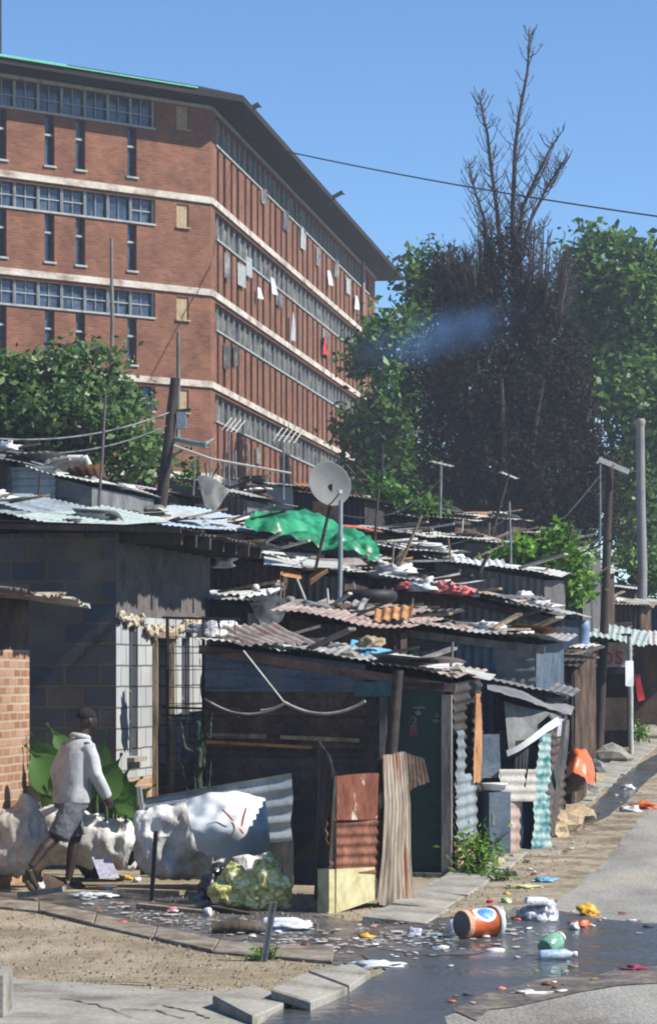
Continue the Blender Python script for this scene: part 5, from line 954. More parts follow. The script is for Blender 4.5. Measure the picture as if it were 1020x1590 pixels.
# ------------------------------------------------------------------ plants by the block house
def blade(b, base, tip, wd, bend, seed):
    rr = random.Random(seed); base, tip = Vector(base), Vector(tip); d = tip - base; side = d.cross(Vector((rr.uniform(-.3, .3), -1, .2))).normalized(); up = side.cross(d).normalized(); n = 9; vs = []
    for i in range(n + 1):
        t = i / n; c = base + d * t + up * (bend * math.sin(t * 3.14)) + Vector((0, 0, -bend * .6 * t * t)); w_ = wd * (math.sin(min(1, t * 1.15 + .08) * 3.14) ** .7 if t < .95 else .12)
        for s_ in (-1, -.5, 0, .5, 1): vs.append(c + side * (w_ * s_) + up * (.18 * w_ * abs(s_) + .02 * math.sin(t * 30 + s_ * 3) * abs(s_)))
    b.add(vs, [(i * 5 + j, i * 5 + j + 1, (i + 1) * 5 + j + 1, (i + 1) * 5 + j) for i in range(n) for j in range(4)], True)
bigleaf = leafmat('big glossy leaf', C(44, 88, 44), C(124, 168, 84), .35)
pl = empty('broad_leaf_plant', (P(150, 1300, 26.3).x, 26.3, 0), 'broad glossy leaved plant growing behind the walking person', 'plant'); o = Vector(pl.location)
for i, (x0, y0, x1, y1, wd) in enumerate([(90, 1230, 38, 1152, .2), (95, 1210, 48, 1132, .17), (120, 1200, 72, 1118, .12), (150, 1230, 168, 1130, .15), (165, 1240, 190, 1165, .16), (175, 1250, 222, 1202, .14), (180, 1262, 243, 1214, .15), (170, 1262, 206, 1180, .12), (80, 1260, 60, 1196, .14), (170, 1250, 160, 1175, .13), (190, 1272, 236, 1256, .12), (100, 1240, 92, 1170, .14), (140, 1240, 122, 1160, .15), (195, 1268, 205, 1226, .11)]):
    b = MB(); D = 26.2 - rnd.uniform(0, .4); blade(b, P(x0, y0, D) - o, P(x1, y1, D - .2) - o, wd, .06, i); lf = b.build('leaf', bigleaf, pl); MB().tube([Vector((rnd.uniform(-.1, .1), 0, 0)), (P(x0, y0 + 30, D) - o), P(x0, y0, D) - o], [.022, .018, .012], 5).build('stalk', mat('leaf stalk', [C(60, 86, 40), C(90, 110, 60), C(70, 90, 50)], 3), pl)
def plant(name, label, px, py, D, hgt, rad, n, size, m, seed, cat='plant'):
    rng = np.random.default_rng(seed); a = P(px, py, D); t = empty(name, a, label, cat); q = rng.normal(size=(n, 3)) * np.array((rad * .5, rad * .5, hgt * .26)); q[:, 2] = np.abs(q[:, 2] + hgt * .4); leaves('foliage', q, size, m, t, rng=rng, asp=.4)
    b = MB()
    for i in range(6): b.tube([(0, 0, -.03), (rng.normal() * rad * .3, rng.normal() * rad * .3, hgt * .45), (rng.normal() * rad * .6, rng.normal() * rad * .5, hgt * .9)], [.012, .009, .004], 4)
    b.build('stems', bark, t); return t
plant('leafy_weed', 'bright green weed growing at the foot of the silver ribbed sheets', 738, 1362, 26.4, .5, .28, 420, .09, lfb, 3)
plant('grass_tuft', 'small grass tuft at the foot of the leaning steel stake on the sand', 412, 1494, 18.9, .12, .12, 60, .07, lfb, 5, 'grass tuft')
plant('leafy_weed', 'tiny green weed by the stones at the far street edge', 992, 1152, 50, .35, .25, 90, .12, lfb, 6)
plant('leafy_weed', 'small green weed under the cabinet by the kerb slabs', 776, 1372, 25.9, .16, .2, 70, .07, lf1, 7)
cac = empty('cactus', (P(306, 1240, 26.2).x, 26.2, 0), 'dark spiny cactus standing behind the wire gate', 'cactus'); o = Vector(cac.location)
cm = mat('dusty cactus green', [C(28, 42, 34), C(46, 64, 48), C(60, 80, 60)], 4, .7, .3, 16)
b = MB(); b.tube([(0, 0, 0), (0, 0, .5), (.02, 0, .9), P(308, 1120, 26.2) - o], [.035, .04, .045, .035], 8)
for i in range(9): a = i * 2.3; h_ = .55 + .1 * i; b.tube([(0, 0, h_), (.14 * math.cos(a), .1 * math.sin(a), h_ + .08), (.17 * math.cos(a), .12 * math.sin(a), h_ + .34)], [.025, .028, .014], 7)
remesh(b, 'stem', cm, .018, 2, cac, disp=.015, freq=20)
# wire gate between the block house and the shack
gt = empty('wire_gate', (P(262, 1250, 27.2).x, 27.2, 0), 'dark wire mesh gate between the block house and the middle shack', 'gate'); o = Vector(gt.location)
for x in (260, 316): MB().tube([P(x, 1350, 27.0) - o, P(x, 958, 27.0) - o], .018, 6).build('gate_post', dsteel, gt)
for y in (1100, 1112, 960): MB().tube([P(252, y, 27) - o, P(372, y + 3, 26.6) - o], .013, 5).build('rail', dsteel, gt)
b = MB()
for i in range(9): x = 262 + i * 13; b.tube([P(x, 1240, 26.9) - o, P(x + rnd.uniform(-3, 3), 962, 26.9) - o], .004, 4, caps=False)
for i in range(10): y = 990 + i * 26; b.tube([P(258, y, 26.9) - o, P(372, y + rnd.uniform(-3, 3), 26.7) - o], .004, 4, caps=False)
b.build('mesh', dsteel, gt)
# ------------------------------------------------------------------ the walking person
def person():
    hx = P(113, 1240, 25).x; base = Vector((hx, 25.0, 0)); hd = math.atan2(.62, .78)
    skin = mat('dark skin', [C(44, 33, 29), C(56, 43, 37), C(64, 49, 42)], 6, .55, .1, 30, vary=.1, spec=.4)
    root = empty('person', base, 'person in a long white shirt and grey knee shorts walking right past the white bags', 'person', rz=hd)
    b = MB()   # body: x forward, y left, z up
    T = b.tube
    T([(.0, .09, .9), (.06, .10, .68), (.10, .10, .5), (.09, .10, .46)], [.095, .08, .062, .058], 12); T([(.09, .10, .5), (.06, .10, .33), (.02, .10, .1), (.02, .10, .06)], [.055, .056, .036, .036], 12)
    T([(-.03, .10, .05), (.06, .10, .04), (.17, .105, .025)], [.042, .042, .03], 10, flat=.8)
    T([(.0, -.09, .9), (-.12, -.10, .7), (-.25, -.10, .50)], [.095, .08, .06], 12); T([(-.25, -.10, .52), (-.38, -.10, .42), (-.53, -.10, .24)], [.056, .054, .036], 12)
    T([(-.56, -.10, .22), (-.53, -.10, .13), (-.47, -.105, .04)], [.036, .042, .034], 10)
    T([(0, 0, .88), (.0, 0, 1.0), (.03, 0, 1.2), (.06, 0, 1.36), (.09, 0, 1.44)], [.12, .10, .11, .09, .055], 14, flat=1.0); T([(.06, -.17, 1.37), (.065, 0, 1.385), (.06, .17, 1.37)], [.045, .055, .045], 10)
    T([(.08, 0, 1.42), (.13, 0, 1.50), (.155, 0, 1.56)], [.058, .054, .055], 10)
    b.blob((.165, -.0, 1.615), (.098, .077, .11), 3, .02, 1, 1); b.blob((.215, 0, 1.575), (.055, .052, .065), 2, .02, 1, 1)
    T([(.255, 0, 1.625), (.28, 0, 1.60), (.262, 0, 1.59)], [.012, .017, .012], 7)
    for s_ in (1, -1): b.blob((.15, s_ * .078, 1.605), (.02, .012, .033), 2, .0, 1, 1); b.blob((.245, s_ * .03, 1.63), (.014, .014, .01), 2, 0, 1, 1)
    T([(.262, -.022, 1.556), (.27, 0, 1.556), (.262, .022, 1.556)], [.008, .011, .008], 6)
    arms = {-1: [(.07, -.18, 1.37), (.10, -.25, 1.10), (.22, -.24, .90)], 1: [(.07, .18, 1.37), (-.02, .25, 1.12), (.02, .26, .90)]}
    for s_, (a, e, w_) in arms.items():
        T([a, e], [.05, .038], 10); T([e, w_], [.038, .025], 10); d = (Vector(w_) - Vector(e)).normalized(); w_ = Vector(w_); p = w_ + d * .09
        T([w_, w_ + d * .045, p], [.026, .04, .034], 10, flat=.6)
        side = d.cross(Vector((0, s_, 0))).normalized()
        for k, L_ in enumerate((.068, .076, .07, .055)):
            q = p + side * (.021 * (1.5 - k)); T([q - d * .012, q + d * L_ * .5 + Vector((.004, 0, 0)), q + d * L_ * .9 + Vector((0, -s_ * .018, 0))], [.0095, .009, .007], 7)
        T([w_ + d * .03 + side * .03, w_ + d * .06 + side * .055, w_ + d * .095 + side * .06], [.012, .011, .008], 7)
    body = remesh(b, 'body', skin, .0085, 2, root)
    b = MB(); b.blob((.155, 0, 1.645), (.105, .084, .098), 3, .03, 3, 2, .05); remesh(b, 'hair', mat('short black hair', [C(20, 18, 18), C(30, 28, 28), C(38, 36, 36)], 20, .9, .5, 60), .012, 1, root)
    # shirt: loose, open collar, hem below the hips
    b = MB(); R_ = []
    for z, rx, ry, x in ((.83, .165, .215, -.02), (.90, .165, .215, -.015), (1.0, .155, .205, 0), (1.1, .15, .205, .01), (1.2, .15, .21, .025), (1.3, .145, .215, .045), (1.37, .13, .20, .06), (1.42, .105, .15, .075), (1.455, .075, .085, .09)): R_.append(((x, 0, z), rx, ry, 0))
    b.rings(R_, 28)
    for s_, (a, e, w_) in arms.items():
        a, e, w_ = Vector(a), Vector(e), Vector(w_); b.tube([a + Vector((-.01, -s_ * .03, .0)), a.lerp(e, .4), e, e.lerp(w_, .5), w_ + (w_ - e).normalized() * .02], [.085, .074, .066, .062, .056], 14)
    shirt = remesh(b, 'shirt', mat('white cotton', [C(160, 160, 162), C(192, 193, 195), C(204, 206, 209)], 3, .85, .15, 30, vary=.08), .013, 4, root, disp=.0)
    me = shirt.data; nr = [v.normal.copy() for v in me.vertices]
    for v, n_ in zip(me.vertices, nr):
        p = v.co; k = noise.noise(Vector((p.x * 9, p.y * 9, p.z * 3))) * .6 + noise.noise(Vector((p.x * 5, p.y * 16, p.z * 5.5 + p.x * 4))) * .5; v.co = p + n_ * (.017 * k * (1 if p.z < 1.38 else .4))
    b = MB(); b.tube([(.085 + .082 * math.cos(a), .092 * math.sin(a), 1.462 - .018 * math.cos(a)) for a in [i * 6.283 / 16 for i in range(17)]], .02, 8, caps=False, flat=1.4); remesh(b, 'collar', _m['white cotton'], .009, 1, shirt)
    b = MB(); b.rings([((-.01, 0, .78), .155, .2, 0), ((-.01, 0, .86), .155, .2, 0), ((-.01, 0, .94), .145, .19, 0)], 24)
    b.tube([(.0, .09, .86), (.05, .105, .68), (.085, .108, .5)], [.125, .118, .112], 16, caps=True); b.tube([(-.02, -.09, .86), (-.13, -.105, .68), (-.235, -.108, .50)], [.125, .12, .11], 16, caps=True)
    remesh(b, 'shorts', mat('grey blue shorts', [C(74, 76, 86), C(98, 100, 110), C(112, 112, 118)], 4, .9, .2, 30, vary=.15), .014, 3, root, disp=.014, freq=9)
    for (pts, rr_) in (([(-.05, .105, .012), (.06, .105, .012), (.19, .11, .012)], (.045, .05, .04)), ([(-.575, -.10, .12), (-.53, -.105, .06), (-.45, -.105, .008)], (.04, .045, .04))): MB().tube(pts, rr_, 10, flat=.3 if pts[0][2] < .1 else .5).build('sandal', brownw, root)
person()
# ------------------------------------------------------------------ things on the ground, front to back
b = MB(); t = empty('concrete_box', (P(0, 1590, 15.9).x - .15, 15.9, 0), 'hollow grey concrete box at the bottom left corner', 'concrete box')
for c, s_ in (((.17, 0, .13), (.06, .5, .27)), ((-.35, 0, .13), (.06, .5, .27)), ((-.09, .22, .13), (.46, .06, .27)), ((-.09, -.22, .035), (.46, .05, .07)), ((-.09, -.22, .235), (.46, .06, .06))): MB().box(c, s_).build('side', concr, t)
def stake(x0, y0, x1, y1, D, w_, m, label):
    a = P(x0, y0, D); b = MB(); v = P(x1, y1, D) - a; b.beam((0, 0, -.05), v, w_, w_ * .3); b.beam((w_ * .35, w_ * .2, -.05), v + Vector((w_ * .35, w_ * .2, 0)), w_ * .3, w_); return b.build('steel_stake', m, loc=a, label=label, cat='stake')
stake(408, 1496, 425, 1402, 18.75, .05, steel, 'leaning steel stake in the sand by the drain edge'); stake(235, 1391, 242, 1292, 23.6, .04, dsteel, 'dark rusty stake in front of the big bulk bag'); stake(222, 1260, 216, 1222, 25, .04, pale, 'short pale stake left of the ribbed iron panel')
def bucket():
    Dd = 20.3; c = P(716, 1446, Dd); c.z = .125; ax = Vector((.78, .62, .0)).normalized(); t = empty('bucket', (c.x, c.y, .0), 'big orange bucket with white and blue label lying in the puddle', 'bucket')
    Mx = ax.to_track_quat('Z', 'X').to_matrix().to_4x4(); Mx.translation = Vector((0, 0, .118)); L_ = .36
    pr = [(.002, .012), (.092, .012), (.095, 0), (.104, .004), (.107, .05), (.118, L_ * .86), (.126, L_ * .87), (.126, L_ * .9), (.12, L_ * .91)]; MB().lathe(pr, Mx, 30, caps=False).build('shell', orange, t)
    MB().lathe([(.001, -.002), (.09, -.002), (.096, .002)], Mx, 30, caps=False).build('base', mat('shaded bucket base', [C(96, 92, 92), C(116, 112, 112), C(120, 116, 116)], 3), t)  # grey tone holds the shade of the bottom turned from the sun
    MB().lathe([(.1275, L_ * .855), (.131, L_ * .86), (.131, L_ * .985), (.124, L_ * 1.0), (.11, L_), (.002, L_ * .985)], Mx, 30, caps=False).build('lid', whp, t)
    def patch(r_off, a0, a1, z0, z1, m, nm, oval=True):
        n = 18; vs = [Vector()] * 0; cz = (z0 + z1) / 2; ca_ = (a0 + a1) / 2; pts = []
        for i in range(n): th = 6.283 * i / n; a = ca_ + (a1 - a0) / 2 * math.cos(th); z = cz + (z1 - z0) / 2 * math.sin(th); pts.append((a, z))
        b = MB(); vs = []
        for f_ in (0, .35, .7, 1):
            for (a, z) in pts: aa = ca_ + (a - ca_) * f_; zz = cz + (z - cz) * f_; r = .107 + (zz - .05) / (L_ * .86 - .05) * .011 + r_off; vs.append(Mx @ Vector((r * math.cos(aa), r * math.sin(aa), zz)))
        b.add(vs, [(k * n + i, k * n + (i + 1) % n, (k + 1) * n + (i + 1) % n, (k + 1) * n + i) for k in range(3) for i in range(n)], True); return b.build(nm, m, t)
    # find the angle facing the camera and up
    best = max(range(360), key=lambda d_: (Mx.to_3x3() @ Vector((math.cos(R(d_)), math.sin(R(d_)), 0))).dot(Vector((.0, -.72, .69)))); a = R(best)
    patch(.003, a - .75, a + .75, .07, .29, whp, 'label'); patch(.006, a - .42, a + .5, .11, .26, mat('label blue', [C(60, 110, 200), C(90, 160, 230), C(120, 190, 236)], 8, .4), 'label_oval')
    MB().lathe([(.1075, .004), (.112, .03), (.1125, .045), (.108, .046)], Mx, 30, caps=False).build('rim', mat('pale orange rim', [C(214, 150, 110), C(226, 180, 150), C(220, 160, 120)], 4), t)
bucket()
def jar(px, py, D, r, h_, m, label, tip=0.0, rz=0, name='jar', cat='jar', lid=None):
    a = P(px, py, D); a.z = max(a.z, g(D)); t = empty(name, a, label, cat, rz=rz); Mx = Matrix.Rotation(tip, 4, 'Y'); Mx.translation = Vector((0, 0, r if tip else 0))
    MB().lathe([(r * .9, 0), (r, h_ * .05), (r, h_ * .72), (r * .6, h_ * .85), (r * .45, h_ * .9), (r * .45, h_ * .95)], Mx, 14).build('body', m, t); MB().lathe([(r * .5, h_ * .95), (r * .52, h_ * .96), (r * .5, h_ * 1.05), (.002, h_ * 1.06)], Mx, 12).build('lid', lid or whp, t)
jar(703, 1455, 20.8, .045, .13, plasticw, 'small white tub with a brown lid just left of the orange bucket', lid=orangeb, name='tub', cat='tub')
jar(410, 1446, 21.2, .045, .36, plasticw, 'white plastic bottle lying at the left end of the white bundle by the stake', R(90), -.05, 'plastic_bottle', 'bottle')
jar(838, 1496, 18.8, .04, .26, mat('clear blue', [C(96, 150, 220), C(180, 204, 224), C(220, 230, 234)], 9, .3), 'blue and white bottle floating left of the green bottle', R(88), .1, 'plastic_bottle', 'bottle')
jar(846, 1492, 19.0, .07, .2, mat('green bottle glass', [C(90, 150, 120), C(130, 180, 150), C(160, 200, 176)], 6, .15, spec=.8), 'crushed pale green bottle half sunk in the puddle', R(70), .8, 'plastic_bottle', 'bottle')
jar(778, 1450, 21.5, .035, .14, plasticw, 'short white cup standing just right of the orange bucket', 0, 0, 'cup', 'cup')
def crumple(px, py, D, r, m, label, seed, name='plastic_bag', cat='plastic bag', group=None, sq=.6, dx=1.0):
    a = P(px, py, D) if D else Vector((*G(px, py), 0))
    if not D: a.z = g(a.y)
    b = MB(); b.blob((0, 0, r * sq * .55), (r * dx, r * .9, r * sq), 3 if r > .05 else 2, .9, 2.3, seed, .6); return b.build(name, m, loc=a, label=label, cat=cat, group=group)
film = mat('thin white film', [C(150, 150, 158), C(196, 198, 206), C(224, 226, 230)], 5, .35, .3, 20, spec=.6)
bag('plastic_bag', 'heap of thin white plastic bags at the far puddle edge', 21.9, [(824, 1424, 20, 18, 0), (850, 1420, 18, 22, 0), (838, 1432, 26, 12, -.1), (862, 1428, 10, 16, .05)], film, .014, .05, 9, cat='plastic bag', base=1441, smooth=1)
b = MB(); b.box((0, 0, 0), (.2, .13, .045), rz=.1, ry=.04); b.box((0, 0, .03), (.17, .10, .02), rz=.1, ry=.04); o = remesh(b, 'foam_tray', plasticw, .008, 3, disp=.006); o.location = P(833, 1402, 21.8); tag(o, 'white foam tray lying on top of the heap of white bags', 'tray')
for i, (px, py, r, m, lb, nm, ct, sq, dx) in enumerate([
    (580, 1504, .13, tarpw, 'flat white plastic bag floating at the left end of the puddle', 'plastic_bag', 'plastic bag', .22, 1.5),
    (452, 1446, .10, tarpw, 'white plastic bundle lying by the steel stake', 'plastic_bag', 'plastic bag', .4, 1.7),
    (641, 1456, .055, mat('lilac film', [C(170, 166, 200), C(206, 204, 224), C(220, 220, 232)], 5), 'small lilac white ball of plastic left of the tub', 'plastic_bag', 'plastic bag', .8, 1),
    (568, 1458, .05, yellow, 'small yellow wrapper on the wet mud below the rusted fence', 'wrapper', 'wrapper', .4, 1.2),
    (912, 1424, .085, yellow, 'crumpled yellow bag beyond the puddle', 'plastic_bag', 'plastic bag', .7, 1),
    (902, 1440, .07, orange, 'orange scrap below the crumpled yellow bag', 'wrapper', 'wrapper', .4, 1.2),
    (892, 1447, .05, plasticw, 'white cup shape floating left of the orange scrap', 'wrapper', 'wrapper', .9, .8),
    (150, 1396, .17, tarpw, 'white cloth lying on the wet strip by the front foot of the person', 'white_cloth', 'cloth', .18, 1.3),
    (320, 1400, .09, bluep, 'light blue plastic bag left of the yellow green rubbish bags', 'plastic_bag', 'plastic bag', .35, 1.3),
    (195, 1368, .07, yellow, 'small yellow scrap below the white bulk bags', 'wrapper', 'wrapper', .35, 1.2),
    (175, 1384, .07, bluep, 'small blue scrap near the front foot of the person', 'wrapper', 'wrapper', .25, 1.3),
    (813, 1382, .10, mat('pale lime foam', [C(190, 196, 130), C(214, 218, 160), C(206, 210, 150)], 4), 'pale lime tray in the gutter beyond the white heap', 'foam_tray', 'tray', .25, 1.4),
    (845, 1372, .07, bluep, 'blue and white scrap farther up the gutter than the lime tray', 'wrapper', 'wrapper', .4, 1.5),
    (786, 1404, .045, mat('lime plastic', [C(130, 210, 80), C(190, 230, 150), C(220, 236, 200)], 9), 'tiny lime green scrap in the gutter by the kerb', 'wrapper', 'wrapper', .7, 1), (788, 1391, .03, yellow, 'tiny yellow scrap just above the lime green scrap', 'wrapper', 'wrapper', .6, 1),
    (761, 1404, .035, redc, 'tiny red scrap by the kerb slabs above the bucket', 'wrapper', 'wrapper', .6, 1), (802, 1432, .045, orange, 'small orange scrap between the bucket and the white heap', 'wrapper', 'wrapper', .6, 1),
    (778, 1540, .03, pinkc, 'tiny pink scrap in the near puddle', 'wrapper', 'wrapper', .6, 1), (985, 1510, .06, mat('maroon scrap', [C(110, 40, 60), C(150, 60, 84), C(130, 50, 70)], 6), 'maroon scrap at the near puddle edge on the right', 'wrapper', 'wrapper', .4, 1.4),
    (826, 1546, .10, plasticw, 'thin white plastic strip on the near mud bank', 'wrapper', 'wrapper', .12, 1.7), (1000, 1258, .14, orange, 'orange red scrap in the far gutter', 'wrapper', 'wrapper', .4, 1.2), (978, 1262, .12, plasticw, 'white scrap beside the orange red scrap in the far gutter', 'wrapper', 'wrapper', .4, 1),
    (975, 1228, .1, plasticw, 'white scrap lying in the narrow gutter stream', 'wrapper', 'wrapper', .5, 1), (770, 1480, .05, plasticw, 'white cup floating between the bucket and the green bottle', 'wrapper', 'wrapper', .4, 1.4), (682, 1478, .05, plasticw, 'small white curl of plastic below the tub', 'wrapper', 'wrapper', .5, 1.3),
    (475, 1476, .045, rust, 'small red brown lump on the drain edge right of the stake', 'wrapper', 'wrapper', .6, 1), (60, 1384, .06, whp, 'white tin with grey marks under the rear foot of the person', 'tin', 'tin', .8, 1), (212, 1372, .04, plasticw, 'tiny white scrap right of the yellow scrap', 'wrapper', 'wrapper', .8, 1), (268, 1418, .05, pinkc, 'faded pink scrap on the wet strip below the dark stake', 'wrapper', 'wrapper', .6, 1.2), (322, 1424, .05, plasticw, 'white scrap on the wet strip below the blue bag', 'wrapper', 'wrapper', .9, .8)]):
    crumple(px, py, None, r, m, lb, i + 40, nm, ct, None, sq, dx)
b = MB(); b.sheet((-.05, 0, .0), (.14, .02, 0), (.04, .12, .2), (-.14, .12, .2), None, wob=.04); b.build('lilac_board', mat('lilac paper', [C(190, 186, 214), C(216, 214, 226), C(224, 222, 234)], 3), loc=P(163, 1366, 25.3), label='lilac white packet leaning on the bulk bag behind the front leg', cat='packet')
b = MB(); b.sheet((-.1, 0, 0), (.3, 0, -.02), (.22, .3, .06), (-.12, .2, .16), None, wob=.03); b.build('brown_board', brownw, loc=P(82, 1386, 24.9), label='red brown board lying under the rear leg of the person', cat='board')
plank(P(30, 1392, 23.9), P(100, 1382, 23.7), .07, .05, greyw, 'grey plank on the ground left of the person'); plank(P(180, 1384, 24.1), P(285, 1388, 23.5), .1, .04, wood, 'brown plank between the person and the rubbish bags'); plank(P(215, 1408, 22.9), P(330, 1420, 22.4), .07, .04, wood, 'pale plank on the far edge of the wet strip'); plank(P(328, 1412, 22.6), P(392, 1424, 22.3), .07, .05, woodd, 'dark plank end below the yellow green rubbish bags')
b = MB(); b.tube([(0, 0, 0), (.05, .08, .1), (.2, .15, .16), (.3, .2, .1)], [.02, .05, .07, .03], 8, flat=.5); b.build('dark_log', woodd, loc=P(200, 1345, 24.9), label='dark curved log leaning between two bulk bags', cat='log')
b = MB(); b.tube([(-.22, 0, .05), (0, .02, .06), (.16, 0, .04), (.2, .02, .03)], [.05, .06, .05, .03], 8); b.build('log', bark, loc=Vector((*G(372, 1452), 0)), label='dark piece of log lying on the drain edge', cat='log')
for i, (px, py, r, m, lb) in enumerate([(378, 1434, .05, stone, 'small grey stone on the wet strip above the log'), (905, 1240, .26, stone, 'dark stone block on the verge before the gutter stream'), (950, 1186, .35, stone, 'low dark stone by the foot of the leaning wooden pole'), (1000, 1150, .38, stone, 'big grey stone at the far street edge behind the green weed'), (1012, 1132, .3, stone, 'grey stone at the far right behind the big one'), (985, 1138, .24, stone, 'smaller grey stone left of the big one'), (873, 1290, .3, stonet, 'tan rubble heap by the aqua corner, large lump'), (858, 1300, .22, stonet, 'tan rubble by the aqua corner, smaller lump'), (893, 1275, .25, stonet, 'tan rubble lump nearest the gutter stream'), (770, 1345, .12, stonet, 'tan stone under the blue grey cabinet'), (795, 1362, .1, stone, 'grey stone by the pinkish ribbed sheet'), (920, 1215, .2, stonet, 'tan stone just right of the orange plastic')]):
    x, y = G(px, py); rock(Vector((x, y, g(y) + r * .25)), r, m, lb, i)
# litter scattered thickly along the drain and gutter, alike specks
lm = [plasticw, bluep, rust, stonet, dkt, wood, bagw, orange]
proto = {}
def scrap(i, px, py, s_):
    x, y = G(px, py); m = lm[i % 8]; k = (i % 8, i % 3)
    if k not in proto: b = MB(); b.blob((0, 0, .2), (1, .8, .35), 1, 1.1, 2, i, .5); proto[k] = b.mesh('litter', m)
    o = bpy.data.objects.new('litter', proto[k]); col.objects.link(o); o.location = (x, y, g(y) + .015); o.scale = (s_, s_ * rnd.uniform(.6, 1.4), s_ * .7); o.rotation_euler.z = rnd.uniform(0, 6); tag(o, 'small crumpled scrap of litter lying along the drain and gutter', 'litter', 'scraps of litter along the drain and gutter')
for i in range(160):
    z = rnd.random()
    if z < .35: px = rnd.uniform(0, 540); py = 1392 + px * .13 + rnd.uniform(-8, 22)
    elif z < .6: px = rnd.uniform(540, 900); py = rnd.gauss(1462, 22)
    elif z < .8: t_ = rnd.random(); px = 780 + 230 * t_ + rnd.gauss(0, 14); py = 1400 - 190 * t_ + rnd.gauss(0, 8)
    elif z < .93: px = rnd.uniform(700, 1015); py = 1560 - (px - 700) * .18 + rnd.gauss(0, 10)
    else: px = rnd.uniform(840, 1010); py = rnd.gauss(1436, 8)
    scrap(rnd.choice([0, 0, 0, 0, 6, 6, 6, 4, 4, 5, 5, 3, 3, 1, 2, 7]), px, max(py, 1180), rnd.choice([.012, .018, .024, .032, .045]))
# pebbles: nobody could count them
pb = MB()
for i in range(2600):
    z = rnd.random()
    if z < .5: px = rnd.uniform(-30, 520); py = rnd.uniform(1420, 1545)
    elif z < .75: px = rnd.uniform(200, 760); py = rnd.uniform(1385, 1440)
    else: t_ = rnd.random(); px = 760 + 250 * t_ + rnd.gauss(0, 25); py = 1395 - 200 * t_ + rnd.gauss(0, 16)
    x, y = G(px, max(py, 1150)); r = rnd.choice([.006, .008, .01, .014, .02]) * (1 + .2 * rnd.random()); c = Vector((x, y, g(y) + r * .3)); a = rnd.uniform(0, 6)
    vs = [c + Vector((r * math.cos(a + k * 1.57) * rnd.uniform(.7, 1.3), r * math.sin(a + k * 1.57) * rnd.uniform(.7, 1.3), -r * .3)) for k in range(4)] + [c + Vector((rnd.uniform(-.3, .3) * r, 0, r * .6))]
    pb.add(vs, [(0, 1, 4), (1, 2, 4), (2, 3, 4), (3, 0, 4)])
pb.build('gravel', mat('mixed pebbles', [C(90, 82, 72), C(130, 120, 104), C(164, 156, 140)], 9), kind='stuff', label='fine pebbles strewn over the sand', cat='gravel')
# ------------------------------------------------------------------ clutter on the roofs
tyre = empty('old_tyre', P(574, 938, 33.0), 'old black tyre lying on the rusty pink roof', 'tyre'); b = MB()
for j in range(1): 
    n, m_ = 30, 10; vs = [Vector(((.27 + .085 * math.cos(6.283 * k / m_)) * math.cos(6.283 * i / n), (.27 + .085 * math.cos(6.283 * k / m_)) * math.sin(6.283 * i / n), .09 + .085 * math.sin(6.283 * k / m_))) for i in range(n) for k in range(m_)]
    b.add(vs, [(i * m_ + k, ((i + 1) % n) * m_ + k, ((i + 1) % n) * m_ + (k + 1) % m_, i * m_ + (k + 1) % m_) for i in range(n) for k in range(m_)], True)
b.build('tread', blk, tyre); MB().lathe([(.18, .02), (.19, .02), (.19, .16), (.18, .16)], n=24, caps=False).build('inner_band', greyt, tyre)
def pos(u): return 'at the left end' if u < .25 else 'in the middle left' if u < .5 else 'in the middle right' if u < .75 else 'at the right end'
desc = {'w1': 'narrow roof right of the green tarpaulin', 'w2': 'tiny far white roof', 'w5': 'white roof beside the green bush', 'w9': 'low scrap roof', 'a': 'blue grey shack roof', 'b': 'long roof over the navy wall', 'c': 'pale green roof', 'd': 'pale roof below the dead tree', 'e': 'pale roof right of the green tarpaulin', 'f': 'stony far roof', 'h': 'cream roof left of the dish pole', 'i': 'small roof by the silver pole', 'j': 'rusty pink roof', 'k': 'black shack roof', 'l': 'long dark shed roof', 'n': 'pale iron roof above the block house', 'n2': 'white blue roof behind the rafters', 'q': 'crumpled white shop roof', 's': 'roof above the grey posts', 't': 'far roof between the poles', 'o': 'grey fabric walled shack roof', 'v': 'far tin roof under the green trees', 'm': 'high left shed roof', 'GD': 'green door shack roof', 'p': 'long white blue roof'}
SH['GD'] = GD; ms_ = [wood, greyw, woodd, pale]; cl = [pale, rrust, rgalv, bagw, plasticw, orangeb, greyt]
